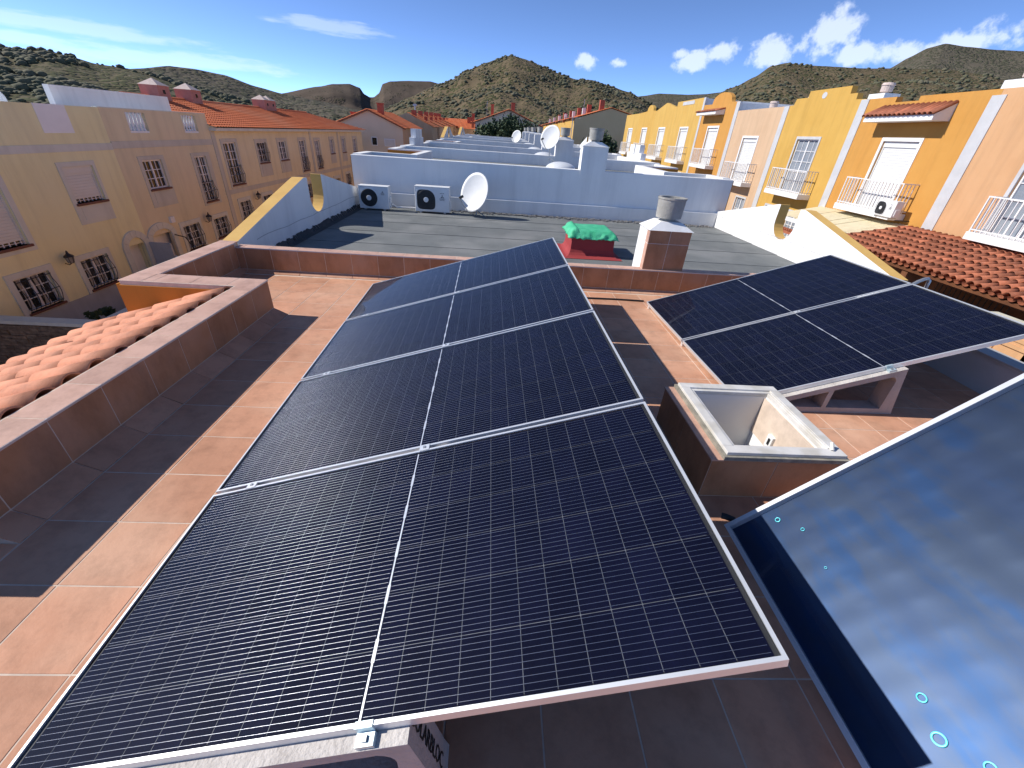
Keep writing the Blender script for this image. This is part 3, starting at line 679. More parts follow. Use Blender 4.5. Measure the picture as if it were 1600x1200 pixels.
# ------------------------------------------------------------------ solar thermal collector at the lower right
col = thing('solar_collector', 'steep flat plate solar thermal collector with glossy blue glass at the lower right', 'solar collector', (1.26, .9, 0))
ct = R(45); cu_ = Vector((math.cos(ct), 0, math.sin(ct))); cv = Vector((0, 1, 0)); cn = cu_.cross(cv); co = Vector((1.26, .16, .10)); CLn, CWd = 2.05, 1.31
def cbox(name, m, a0, a1, b0, b1, c0, c1, parent=None):
    mb = MB(); mb.v = [co + cu_ * a + cv * b + cn * c for c in (c0, c1) for (a, b) in ((a0, b0), (a1, b0), (a1, b1), (a0, b1))]
    mb.f = [(0, 3, 2, 1), (4, 5, 6, 7), (0, 1, 5, 4), (1, 2, 6, 5), (2, 3, 7, 6), (3, 0, 4, 7)]; mb.mi = [0] * 6
    return mb.build(name, m, parent or col)
fw = .022
for a0, a1, b0, b1 in ((0, CLn, 0, fw), (0, CLn, CWd - fw, CWd), (0, fw, fw, CWd - fw), (CLn - fw, CLn, fw, CWd - fw)): cbox('frame_bar', 'aluminium', a0, a1, b0, b1, -.085, 0)
cbox('back_plate', 'backsheet', fw, CLn - fw, fw, CWd - fw, -.08, -.05)
mb = MB(); na, nbb = 260, 150
for i in range(na + 1):
    for j in range(nbb + 1):
        a = fw + (CLn - 2 * fw) * i / na; b = fw + (CWd - 2 * fw) * j / nbb
        z = -.032 + .0003 * math.sin(b * 2 * math.pi / .115) * (.5 + .5 * mnoise.noise(Vector((a * 2.2, b * 1.3, 4)))) + .0022 * mnoise.noise(Vector((a * 2.0, b * 2.5, 1))) + .00035 * math.sin(a * 2 * math.pi / .16 + 2 * mnoise.noise(Vector((a, b * 3, 9))))
        ja = round(a / .16); jb = round((b - (.055 if ja % 2 else 0)) / .11); da, db = a - ja * .16, b - (.055 if ja % 2 else 0) - jb * .11      # pressed dimples of the absorber
        z += .00028 * math.exp(-(da * da / .0011 + db * db / .0004))
        mb.v.append(co + cu_ * a + cv * b + cn * z)
for i in range(na):
    for j in range(nbb): k = i * (nbb + 1) + j; mb.f.append((k, k + nbb + 1, k + nbb + 2, k + 1)); mb.mi.append(0)
ab = mb.build('absorber_plate', 'absorber', col, smooth=True)
cbox('glass_pane', 'collector_glass', fw - .004, CLn - fw + .004, fw - .004, CWd - fw + .004, -.010, -.006)
def on_collector(px, py, depth):
    d = ray(px, py); t = (co + cn * depth - CAM).dot(cn) / d.dot(cn); return CAM + d * t
for px, py, r in ((1215, 812, .011), (1254, 827, .0075), (1290, 887, .005), (1440, 1090, .013), (1467, 1155, .018), (1548, 1200, .014)):  # sun glints off the absorber dimples, modelled as cyan coloured rings
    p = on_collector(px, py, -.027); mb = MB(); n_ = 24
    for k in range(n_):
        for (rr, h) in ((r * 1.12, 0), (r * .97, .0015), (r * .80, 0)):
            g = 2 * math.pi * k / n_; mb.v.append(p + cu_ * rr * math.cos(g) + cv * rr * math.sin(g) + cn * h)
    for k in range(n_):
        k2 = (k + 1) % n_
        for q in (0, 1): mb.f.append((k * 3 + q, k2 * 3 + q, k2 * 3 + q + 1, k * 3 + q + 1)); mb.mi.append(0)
    mb.build('glint_ring', 'absorber_glint', col, smooth=True)
for b in (.15, CWd - .15):
    p = co + cu_ * (CLn - .3) + cv * b - cn * .085; MB().tube([p, Vector((p.x + .03, p.y, 0))], .018).build('support_leg', 'galvanised', col)
    p = co + cu_ * .05 + cv * b - cn * .085; MB().tube([p, Vector((p.x, p.y, 0))], .018).build('support_leg', 'galvanised', col)
p = co + cv * CWd + cu_ * .05 - cn * .04
MB().tube([p, p + Vector((0, .03, 0)), p + Vector((-.03, .055, -.005)), p + Vector((-.045, .065, -.01))], .017, 10).build('pipe_fitting', 'black_plastic', col)

# ------------------------------------------------------------------ roof hatch
ha = thing('roof_hatch', 'open square roof hatch with brown tiled sides and white inner frame', 'roof hatch', (1.65, 2.16, 0))
mb = MB(); wt = .09
mb.box(HX0, HX0 + wt, HY0, HY1, 0, HZ); mb.box(HX1 - wt, HX1, HY0, HY1, 0, HZ); mb.box(HX0 + wt, HX1 - wt, HY0, HY0 + wt, 0, HZ); mb.box(HX0 + wt, HX1 - wt, HY1 - wt, HY1, 0, HZ)
mb.build('curb', 'grout', ha)
def side(o, ax, ln, cuts):
    ax = Vector(ax); c = [0] + cuts + [ln]
    for a, b in zip(c, c[1:]): tile(ha, 'side_tile', 'wall_tile', Vector(o) + ax * (a + .002), ax, (0, 0, 1), round(b - a - .004, 3), HZ - .008, jit=.001)
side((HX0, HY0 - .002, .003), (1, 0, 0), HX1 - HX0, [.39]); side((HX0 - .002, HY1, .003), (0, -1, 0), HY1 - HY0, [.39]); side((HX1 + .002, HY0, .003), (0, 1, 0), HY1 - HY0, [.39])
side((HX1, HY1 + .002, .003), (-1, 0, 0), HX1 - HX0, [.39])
tile(ha, 'coping_tile', 'cap_tile', (HX0 - .012, HY0 - .01, HZ + .006), (1, 0, 0), (0, 1, 0), .075, HY1 - HY0 + .01)
mb = MB(); mb.box(HX0 + .058, HX1 + .02, HY0 - .012, HY0 + .03, HZ + .0065, HZ + .03); mb.box(HX0 + .058, HX0 + .09, HY0 + .03, HY1, HZ + .0065, HZ + .03); mb.box(HX0 + .09, HX1 + .02, HY1 - .03, HY1, HZ + .0065, HZ + .03); mb.box(HX1 - .02, HX1 + .02, HY0 + .03, HY1 - .03, HZ + .0065, HZ + .03)
mb.build('seal_strip', 'dirty_seal', ha)
fx0, fx1, fy0, fy1 = HX0 + .075, HX1 + .005, HY0 + .005, HY1 - .012
def ring(name, m, x0, x1, y0, y1, wd, z0, z1):
    for a in ((x0, x1, y0, y0 + wd), (x0, x1, y1 - wd, y1), (x0, x0 + wd, y0 + wd, y1 - wd), (x1 - wd, x1, y0 + wd, y1 - wd)): MB().box(*a, z0, z1).build(name, m, ha, bevel=.003)
ring('outer_frame', 'hatch_frame', fx0, fx1, fy0, fy1, .062, HZ + .0305, HZ + .052)
ring('inner_frame', 'hatch_frame', fx0 + .055, fx1 - .055, fy0 + .055, fy1 - .055, .030, HZ + .012, HZ + .040)
ix0, ix1, iy0, iy1 = fx0 + .085, fx1 - .085, fy0 + .085, fy1 - .085
mb = MB(); mb.box(ix0 - .02, ix0, iy0, iy1, -.285, HZ + .011); mb.box(ix1, ix1 + .02, iy0, iy1, -.285, HZ + .011); mb.box(ix0 - .02, ix1 + .02, iy0 - .02, iy0, -.285, HZ + .011); mb.box(ix0 - .02, ix1 + .02, iy1, iy1 + .02, -.285, HZ + .011); mb.box(ix0 - .02, ix1 + .02, iy0 - .02, iy1 + .02, -.299, -.286)
mb.build('shaft', 'hatch_inner', ha)
MB().box(ix1 - .03, ix1, iy1 - .26, iy1 - .20, .02, .12).build('latch_box', 'white_clean', ha, bevel=.004)
MB().box(ix1 - .034, ix1 - .030, iy1 - .245, iy1 - .225, .05, .10).build('latch_slot', 'black_plastic', ha)
MB().tube([(ix1 + .02, iy0 - .04, HZ + .055), (ix1 + .03, iy0 - .005, HZ + .085)], .010).build('hinge_pin', 'hatch_frame', ha)
MB().tube([(ix1 + .012, iy0 - .02, HZ + .046), (ix1 + .012, iy1 - .02, HZ + .046)], .008).build('stay_rod', 'hatch_frame', ha)

# ------------------------------------------------------------------ the row of white flat-roofed houses
def stack(parent, x0, x1, y0, y1, z0, z1, pot=True, m='white_wall', potm='old_concrete'):
    c = MB(); c.box(x0, x1, y0, y1, z0, z1)
    xm, ym = (x0 + x1) / 2, (y0 + y1) / 2
    ch = c.build('chimney', m, parent)
    b = MB(); k = .02
    lo = [(x0 - k, y0 - k, z1 + .001), (x1 + k, y0 - k, z1 + .001), (x1 + k, y1 + k, z1 + .001), (x0 - k, y1 + k, z1 + .001)]
    hi = [(xm - .14, ym - .14, z1 + .10), (xm + .14, ym - .14, z1 + .10), (xm + .14, ym + .14, z1 + .10), (xm - .14, ym + .14, z1 + .10)]
    b.face(lo[::-1]); b.face(hi)
    for q in range(4): q2 = (q + 1) % 4; b.face([lo[q], lo[q2], hi[q2], hi[q]])
    b.build('chimney_cap', m, ch)
    if pot:
        p = MB(); p.lathe([(.10, z1 + .101), (.10, z1 + .135), (.165, z1 + .137), (.178, z1 + .36), (.186, z1 + .365), (.186, z1 + .385), (.150, z1 + .385), (.145, z1 + .20)  , (.004, z1 + .19)], (xm, ym, 0), 24, cap=False)
        smooth_by_angle(p.build('chimney_pot', potm, ch))
    return ch
def side_parapet(parent, x0, x1, inner_at_x1, y0, y1, zr, zt, kind, deep=GZ, m_in='white_wall', m_out='orange_wall', m_top='ochre_edge'):
    ym = (y0 + y1) / 2
    if kind == 'gable':
        r = .33; zc = zr + .60; pts = [(y0, zr - .02), (y1, zr - .02), (y1, zr + .37), (ym + r + .05, zr + .90), (ym + r, zr + .90)]
        pts += [(ym + r * math.cos(a), zc + r * math.sin(a) * .95) for a in [-k * math.pi / 14 for k in range(15)]]
        pts += [(ym - r, zr + .90), (ym - r - .14, zr + .91), (y0, zr + .34)]
    else:
        pts = [(y0, zr - .02), (y1, zr - .02), (y1, zr + .28), (ym + 1.1, zr + .28), (ym + 1.1, zr + .52), (ym + .75, zr + .52), (ym + .75, zr + .82), (ym + .06, zr + .82), (ym + .06, zr + .45), (ym - .06, zr + .45), (ym - .06, zr + .82), (ym - .75, zr + .82), (ym - .75, zr + .52), (ym - 1.1, zr + .52), (ym - 1.1, zr + .28), (y0, zr + .28)]
    mb = MB(); mb.px(pts, x0, x1)
    n = len(pts); mb.mi = [0 if not inner_at_x1 else 1, 1 if not inner_at_x1 else 0] + [2] * n
    o = mb.build('gable_parapet', [m_in, m_out, m_top], parent)
    b = MB().box(x0, x1, y0, y1, deep, zr - .021); b.build('outer_wall', m_out, parent)
    return o
def recess_parapet(parent, side, y0, y1, zr, zt):
    """parapet that steps in round a recess; side -1 left, +1 right"""
    xo, xi = (-3.64, -2.45) if side < 0 else (5.95, 4.75); t = .2 * side; a, b = y0 + 1.2, y1 - 1.7
    mb = MB()
    mb.box(xo, xo - t, y0 + .19, a, zr - .3, zt); mb.box(xo, xi - t, a, a + .2, zr - .3, zt); mb.box(xi, xi - t, a + .2, b - .2, zr - .3, zt); mb.box(xo, xi - t, b - .2, b, zr - .3, zt); mb.box(xo, xo - t, b, y1, zr - .3, zt)
    mb.build('parapet', 'white_wall', parent)
    mb = MB(); e = .012 * side
    mb.box(xo, xi + e, a + .2, a + .212, GZ, zt - .04); mb.box(xo, xi + e, b - .212, b - .2, GZ, zt - .04); mb.box(xi, xi + e, a + .212, b - .212, GZ, zt - .04); mb.box(xo + e, xo, y0, a + .2, GZ, zt - .04); mb.box(xo + e, xo, b - .2, y1, GZ, zt - .04)
    mb.build('render_coat', 'orange_deep', parent)
ROW = [None, dict(z=0.0), dict(z=.84, t=1.13), dict(z=.90, t=1.19), dict(z=.93, t=1.225), dict(z=1.02, t=1.32), dict(z=1.07, t=1.37), dict(z=1.12, t=1.42), dict(z=1.15, t=1.45)]
ORD = ['', 'first', 'second', 'third', 'fourth', 'fifth', 'sixth', 'seventh', 'eighth']
for k in range(1, 9):
    h = ROW[k]; y0 = 5.78 + 5.8 * (k - 1) if k > 1 else 5.78; y0 = 11.6 + 5.8 * (k - 2) if k > 1 else y0; y1 = 11.6 + 5.8 * (k - 1); zr = h['z']
    lb = {1: 'neighbouring house with a grey felt roof between two notched white gable parapets', 2: 'white house whose tall shaded side wall stands behind the air conditioners', 3: 'white flat roofed house with stepped slotted parapets, second beyond the felt roof'}.get(k, 'white flat roofed house of the row, %s beyond the felt roof' % ORD[k - 1])
    T = thing('townhouse', lb, 'house', (1, (y0 + y1) / 2, GZ), 'white terraced houses in the row ahead')
    if k == 1: MB().box(-3.45, 5.75, y0, y1 - .001, GZ, -.006).build('wall', 'white_wall', T)
    else:
        MB().box(-2.43, 4.73, y0 + .19, y1 - .001, GZ, zr).build('wall', 'white_wall', T)
        mb = MB(); mb.box(-3.43, -2.43, y0 + .19, y0 + 1.4, GZ, zr); mb.box(-3.43, -2.43, y1 - 1.9, y1 - .001, GZ, zr); mb.box(4.73, 5.74, y0 + .19, y0 + 1.4, GZ, zr); mb.box(4.73, 5.74, y1 - 1.9, y1 - .001, GZ, zr)
        if k % 2: mb.box(-3.43, -2.43, y0 + 1.4, y1 - 1.9, GZ, zr); mb.box(4.73, 5.74, y0 + 1.4, y1 - 1.9, GZ, zr)
        mb.build('wing', 'white_wall', T)
        sw = MB(); sw.box(-3.64, 5.95, y0, y0 + .185, GZ, h['t']); smo = sw.build('side_wall', 'white_wall', T, bevel=.012)
        MB().box(-3.40, 5.70, y0 + .20, y1 - .02, zr + .001, zr + .012).build('roof_felt', 'felt', T)
        stack(T, 2.0, 2.63, y0 - .012, y0 + .34, h['t'] - .2, h['t'] + .52, potm='old_concrete')
        if k < 8:
            d = MB(); d.box(1.40, 2.28, y0 + 2.2, y0 + 3.0, zr + .013, zr + .12); d.build('skylight_curb', 'white_clean', T)
            d = MB(); d.lathe([(.46 * math.cos(a), zr + .121 + .20 * math.sin(a)) for a in [i * math.pi / 16 for i in range(8)]] + [(.01, zr + .321)], (1.84, y0 + 2.6, 0), 24); d.build('skylight_dome', 'dome', T, smooth=True)
    if k % 2:
        kd = 'gable' if k != 3 else 'stepped'; wt = k >= 3
        side_parapet(T, -3.65, -3.45, True, y0 + (.19 if k > 1 else 0), y1 - .001, zr, None, kd, m_top='white_wall' if k == 3 else 'ochre_edge')
        side_parapet(T, 5.75, 5.95, False, y0 + (.19 if k > 1 else 0), y1 - .001, zr, None, kd, m_top='white_wall' if k == 3 else 'ochre_edge')
    else:
        recess_parapet(T, -1, y0, y1, zr, h['t'] + .02); recess_parapet(T, 1, y0, y1, zr, h['t'] + .02)
    if k == 1:
        deck = MB().box(-3.45, 5.75, y0, y1 - .09, -.005, -.001).build('roof_deck', 'felt_dark', T)
        ys = [5.78, 6.66, 7.60, 8.60, 9.58, 10.52, 11.40]
        for a, b in zip(ys, ys[1:]):
            mb = MB(); n = 40; rs = random.Random(int(a * 10))
            off = [rs.gauss(0, .008) for _ in range(n + 1)]
            for i in range(n):
                xa, xb = -3.44 + 9.18 * i / n, -3.44 + 9.18 * (i + 1) / n
                mb.face([(xa, a - .05 + off[i], .008), (xb, a - .05 + off[i + 1], .008), (xb, b, .001), (xa, b, .001)])
                mb.face([(xa, a - .05 + off[i], .0), (xb, a - .05 + off[i + 1], .0), (xb, a - .05 + off[i + 1], .008), (xa, a - .05 + off[i], .008)])
            mb.build('roof_sheet', 'felt', deck)
        MB().box(-3.44, 5.74, y1 - .088, y1 - .001, -.004, .33).build('wall_ledge', 'white_wall', T, bevel=.006)
        mb = MB(); rs = random.Random(3)
        for i in range(46):      # torn felt flashing along the left parapet
            ya, yb = y0 + .01 + 5.6 * i / 46, y0 + .01 + 5.6 * (i + 1) / 46; z0_, z1_ = .06 + .05 * rs.random(), .06 + .05 * rs.random()
            mb.face([(-3.40, ya, .004), (-3.40, yb, .004), (-3.445, yb, z1_), (-3.445, ya, z0_)]); mb.face([(-3.30, ya, .010), (-3.30, yb, .010), (-3.40, yb, .016), (-3.40, ya, .016)])
        mb.build('flashing', 'felt_dark', T)
        mb = MB()
        for i in range(700):
            x = -1.2 + 6.8 * rs.random(); y = y1 - .10 - abs(rs.gauss(0, .13)); r = .006 + .016 * rs.random()
            mb.box(x - r, x + r * rs.random() + r, y - r, y + r, .008, .012 + r)
        tag(mb.build('loose_gravel', 'gravel', T), kind='stuff')
        for sx in (-3.4485, 5.7485):     # crack lines in the gable render
            pts = []; zc = .27
            for i in range(30): pts.append((sx, y0 + .5 + 5.0 * i / 29, zc)); zc += rs.gauss(0, .008); zc = min(max(zc, .20), .33)
            MB().tube(pts, .004, 4).build('render_crack', 'plinth_grey', T)
cg = [o for o in bpy.data.objects if o.name.startswith('townhouse')]

# tiled chimney on the party wall
tc_ = thing('tiled_chimney', 'white chimney with brown tiled front and round concrete pot on the far parapet', 'chimney', (2.28, 5.9, .3))
stack(tc_, 2.0, 2.56, 5.655, 6.10, -.003, .83)
for i in range(2):
    for j, (za, zb) in enumerate(((.322, .66), (.664, .828))):
        tile(tc_, 'front_tile', 'wall_tile', (2.0 + .004 + i * .28, 5.653, za), (1, 0, 0), (0, 0, 1), .276, round(zb - za, 3), jit=.001)
for za, zb in ((.322, .66), (.664, .828)): tile(tc_, 'edge_tile', 'cap_tile', (1.998, 5.655 + .11, za), (0, -1, 0), (0, 0, 1), .11, round(zb - za, 3), jit=.001)

# red hatch and its green cover
rh = thing('roof_hatch', 'red painted hatch box on the grey felt roof', 'roof hatch', (1.68, 7.9, 0))
X0, X1, Y0, Y1, ZT = 1.31, 2.06, 7.50, 8.25, .31
mb = MB()
prof = [(.0, .012), (.035, .03), (.06, .07), (.075, .12), (.08, ZT)]
rings = []
for dx, z in [(-.14, .0105)] + [(d - .08, z) for d, z in prof]: rings.append([(X0 + dx, Y0 + dx * 1.6, z), (X1 - dx, Y0 + dx * 1.6, z), (X1 - dx, Y1 - dx, z), (X0 + dx, Y1 - dx, z)])
for a, b in zip(rings, rings[1:]):
    for q in range(4): q2 = (q + 1) % 4; mb.face([a[q], a[q2], b[q2], b[q]])
mb.face(rings[-1]); mb.build('box', 'red_paint', rh)
gc = thing('mesh_cover', 'crumpled green netting wrapped over the red hatch', 'netting', (1.68, 7.9, .31))
mb = MB(); n = 34
def gz(u, v):
    e = max(abs(u), abs(v)); x = 1.685 + u * .50; y = 7.90 + v * .50
    z = .43 if e < .66 else .43 - (e - .66) * .36
    z += .009 * mnoise.noise(Vector((u * 4, v * 4, 2))) + (.045 * mnoise.noise(Vector((u * 6, v * 6, 7))) if e > .80 else 0) + (.03 if u < -.55 and abs(v) < .8 else 0)
    s_ = 1 - .10 * max(0, e - .75) * 4
    x = 1.685 + u * .50 * (s_ if e > .75 else 1); y = 7.90 + v * .50 * (s_ if e > .75 else 1)
    x += .018 * mnoise.noise(Vector((u * 7, v * 7, 1))); y += .018 * mnoise.noise(Vector((u * 7, v * 7, 5)))
    return (x, y, max(z, 318e-3 if abs(u) < .80 and abs(v) < .80 else .285))
for i in range(n + 1):
    for j in range(n + 1): mb.v.append(Vector(gz(-1 + 2 * i / n, -1 + 2 * j / n)))
for i in range(n):
    for j in range(n): k_ = i * (n + 1) + j; mb.f.append((k_, k_ + n + 1, k_ + n + 2, k_ + 1)); mb.mi.append(0)
g = mb.build('netting', 'green_mesh', gc, smooth=True); md = g.modifiers.new('thick', 'SOLIDIFY'); md.thickness = .006
MB().box(1.38, 2.0, 7.58, 8.22, .335, .405).build('lid', 'green_mesh', gc, bevel=.02)

# air conditioners
def ac_unit(label, x0, x1, yf, z0, z1, square, group='air conditioners on the felt roof'):
    t = thing('air_conditioner', label, 'air conditioner', ((x0 + x1) / 2, yf + .15, z0), group); wdt = x1 - x0; hgt = z1 - z0
    MB().box(x0, x1, yf, yf + .29, z0 + .03, z1).build('casing', 'ac_white', t, bevel=.010)
    MB().box(x0 - .004, x1 + .004, yf - .006, yf + .296, z1 + .001, z1 + .018).build('top_cover', 'ac_white', t, bevel=.005)
    for fx in (x0 + .10, x1 - .14): MB().box(fx, fx + .05, yf - .01, yf + .30, z0, z0 + .029).build('foot', 'galvanised', t)
    r = min(.235, hgt * .41); cx = x0 + r + .035; cz = z0 + .03 + (hgt - .03) * .5
    o = []
    n_ = 40
    for i in range(n_):
        a = 2 * math.pi * i / n_; rr = r
        if square: c_, s_ = abs(math.cos(a)), abs(math.sin(a)); q = 5 if not (math.cos(a) > 0 and math.sin(a) > 0) else 2.2; rr = r / ((c_ ** q + s_ ** q) ** (1 / q))
        o.append((cx + rr * math.cos(a), cz + rr * math.sin(a)))
    MB().py(o, yf - .016, yf - .001).build('grille_surround', 'ac_white', t)
    o2 = [(cx + (a - cx) * .93, cz + (b - cz) * .93) for a, b in o]
    MB().py(o2, yf - .018, yf - .0165).build('fan_opening', 'dark_grille', t)
    mb = MB()
    for rr in [r * .9 * i / 9 for i in range(2, 10)]:
        pts = [(cx + rr * math.cos(2 * math.pi * i / 24), yf - .0225, cz + rr * math.sin(2 * math.pi * i / 24)) for i in range(25)]; mb.tube(pts, .0022, 4)
    for i in range(12): a = 2 * math.pi * i / 12; mb.tube([(cx, yf - .0225, cz), (cx + r * .9 * math.cos(a), yf - .0225, cz + r * .9 * math.sin(a))], .0022, 4)
    mb.build('fan_guard', 'black_plastic', t)
    hub = MB(); hub.lathe([(.058, 0), (.058, .012), (.045, .016)], (0, 0, 0), 18); ho = hub.build('fan_hub', 'ac_white', t); ho.matrix_basis = Matrix.Translation((cx, yf - .024, cz)) @ Matrix.Rotation(math.pi / 2, 4, 'X')
    lx = (cx + r + x1) / 2 - .01; lz = z0 + hgt * (.66 if square else .78); d = .026 if square else .018; mb = MB()
    for ax_, az_ in ((0, d * .87), (-d * 1.0, -d * .87), (d * 1.0, -d * .87)):
        if ax_ == 0: poly = [(0, 0), (d * .5, d * .87), (0, d * 1.74), (-d * .5, d * .87)]
        elif ax_ < 0: poly = [(0, 0), (-d * .5, -d * .87), (-d * 1.5, -d * .87), (-d, 0)]
        else: poly = [(0, 0), (d, 0), (d * 1.5, -d * .87), (d * .5, -d * .87)]
        mb.py([(lx + a, lz + b) for a, b in poly], yf - .003, yf - .0005)
    mb.build('emblem', 'dark_grille', t)
    for body, dz, sz in (('MITSUBISHI', -d * 1.75, d * 1.05), ('ELECTRIC', -d * 2.85, d * 1.05)) + ((('INVERTER', d * 2.9, d * .9),) if square else ()):
        me = text_mesh(body, sz, 'dark_grille'); q = link('lettering', me, t); q.matrix_basis = Matrix.Translation((lx, yf - .002, lz + dz)) @ Matrix.Rotation(math.pi / 2, 4, 'X')
    MB().box(x1 + .001, x1 + .03, yf + .06, yf + .2, z0 + .08, z0 + .30).build('valve_cover', 'ac_white', t, bevel=.006)
    return t
ac_unit('small air conditioner with a round fan in the left corner of the felt roof', -3.33, -2.63, 10.86, .012, .525, False)
ac_unit('larger air conditioner with a squared fan guard, left of the white dish', -2.01, -1.19, 10.90, .012, .585, True)
pi = MB(); pi.tube([(-2.60, 10.98, .16), (-2.50, 11.10, .07), (-2.2, 11.25, .05), (-1.9, 11.3, .045)], .022)
tag(pi.build('insulated_pipe', 'iron_white'), 'white insulated pipes between the two roof air conditioners', 'pipe')

def dish(label, c, rx, rz, face_yaw, tilt, post_to, group='satellite dishes', lean=0.0):
    """offset dish; face_yaw: direction it looks in, from -y turned about z"""
    t = thing('satellite_dish', label, 'satellite dish', (c[0], c[1], post_to), group)
    M = Matrix.Translation(c) @ Matrix.Rotation(face_yaw, 4, 'Z') @ Matrix.Rotation(tilt, 4, 'X')
    mb = MB(); nr_, na_ = 8, 32
    for sgn in (0, 1):
        for i in range(nr_ + 1):
            for j in range(na_):
                r = i / nr_; a = 2 * math.pi * j / na_; mb.v.append(M @ Vector((rx * r * math.cos(a), -.065 * rx / .35 * (r * r) + (.006 if sgn else 0), rz * r * math.sin(a))))
    b = (nr_ + 1) * na_
    for i in range(nr_):
        for j in range(na_):
            j2 = (j + 1) % na_; mb.f += [(i * na_ + j, i * na_ + j2, (i + 1) * na_ + j2, (i + 1) * na_ + j), (b + i * na_ + j2, b + i * na_ + j, b + (i + 1) * na_ + j, b + (i + 1) * na_ + j2)]
    for j in range(na_): j2 = (j + 1) % na_; mb.f.append((nr_ * na_ + j, nr_ * na_ + j2, b + nr_ * na_ + j2, b + nr_ * na_ + j))
    mb.mi = [0] * len(mb.f); mb.build('reflector', 'dish_white', t, smooth=True)
    e = [M @ Vector(p) for p in ((0, -.05, -rz * .98), (-.02, -.12, -rz * 1.02), (-.10, -.42, -rz * .55))]
    MB().tube(e, .012).build('feed_arm', 'galvanised', t)
    l0, l1 = M @ Vector((-.10, -.42, -rz * .55)), M @ Vector((-.09, -.34, -rz * .40)); MB().tube([l0, l1], .03, 12).build('receiver', 'black_plastic', t)
    back = M @ Vector((0, .03, -.05)); MB().tube([back, back + Vector((0, .10, 0)), Vector((back.x, back.y + .10, post_to))], .02).build('mount_post', 'galvanised', t)
    MB().tube([Vector((back.x, back.y + .10, post_to + .12)), Vector((back.x + .22, back.y - .05, post_to + .005))], .012).build('brace', 'galvanised', t)
    return t
dish('large white satellite dish on the felt roof, right of the air conditioners', (-.55, 10.92, .52), .40, .45, R(-36), R(-20), .012)
dish('white satellite dish on the second roof, in front of a white chimney', (1.76, 17.1, 1.75), .38, .40, R(-36), R(-20), 1.0)
dish('small distant satellite dish beside the round dark tree', (1.08, 33.5, 1.62), .38, .40, R(-36), R(-18), 1.05)

# cable on the terrace and conduit at the right pair
tag(MB().tube([(.75, 5.245, .012), (1.2, 5.24, .012), (1.6, 5.25, .012), (1.97, 5.235, .012)], .011).build('black_cable', 'black_plastic'), 'black cable lying along the foot of the far tiled parapet', 'cable')
pe = Vector(A2[0]) + A2[1] * (PL + .0) + A2[2] * (PW + .012)
tag(MB().tube([pe - A2[1] * .5 + Vector((0, 0, -.03)), pe + Vector((0, 0, -.02)), pe + Vector((.05, .0, .02)), pe + Vector((.11, .01, .045)), pe + Vector((.155, .02, .05)), pe + Vector((.18, .02, .03)), pe + Vector((.185, .02, -.03)), pe + Vector((.19, .02, -.75)), (pe.x + .19, pe.y + .02, .336)], .017, 10).build('conduit', 'galvanised', smooth=True), 'grey plastic conduit curving over the high edge of the right pair', 'conduit')

# ------------------------------------------------------------------ facades
def facade(parent, name, m, x, sg, y0, y1, z0, z1, holes, depth=.16, top=None):
    """rendered wall at x looking along sg*x, with real openings; top = outline above z1"""
    ys = sorted({y0, y1} | {h[0] for h in holes} | {h[1] for h in holes}); zs = sorted({z0, z1} | {h[2] for h in holes} | {h[3] for h in holes})
    mb = MB()
    for a, b in zip(ys, ys[1:]):
        for c, d in zip(zs, zs[1:]):
            ym, zm = (a + b) / 2, (c + d) / 2
            if any(h[0] < ym < h[1] and h[2] < zm < h[3] for h in holes): continue
            q = [(x, a, c), (x, b, c), (x, b, d), (x, a, d)]; mb.face(q if sg > 0 else q[::-1])
    xi = x - sg * depth
    for a, b, c, d in holes:
        for q in ([(x, a, c), (x, a, d), (xi, a, d), (xi, a, c)], [(x, b, d), (x, b, c), (xi, b, c), (xi, b, d)], [(x, b, c), (x, a, c), (xi, a, c), (xi, b, c)], [(x, a, d), (x, b, d), (xi, b, d), (xi, a, d)]): mb.face(q if sg > 0 else q[::-1])
    me = bpy.data.meshes.new(name); me.from_pydata([tuple(v) for v in mb.v], [], mb.f); me.materials.append(MAT[m])
    return link(name, me, parent)
def bar(mb, x, sg, y0, y1, z0, z1, d0, d1): mb.box(x + sg * d0, x + sg * d1, y0, y1, z0, z1); return mb
def surround(parent, m, x, sg, o, h, d=.022):
    oy0, oy1, oz0, oz1 = o; y0, y1, z0, z1 = h; mb = MB()
    bar(mb, x, sg, oy0, y0, oz0, oz1, 0, d); bar(mb, x, sg, y1, oy1, oz0, oz1, 0, d); bar(mb, x, sg, y0, y1, z1, oz1, 0, d)
    if z0 - oz0 > .02: bar(mb, x, sg, y0, y1, oz0, z0, 0, d)
    w_ = mb.build('window_surround', m, parent)
    if z0 - oz0 > .4: mb = MB(); bar(mb, x, sg, y0 + .06, y1 - .06, oz0 + .12, z0 - .14, d, d + .012); mb.build('apron_panel', m, w_)
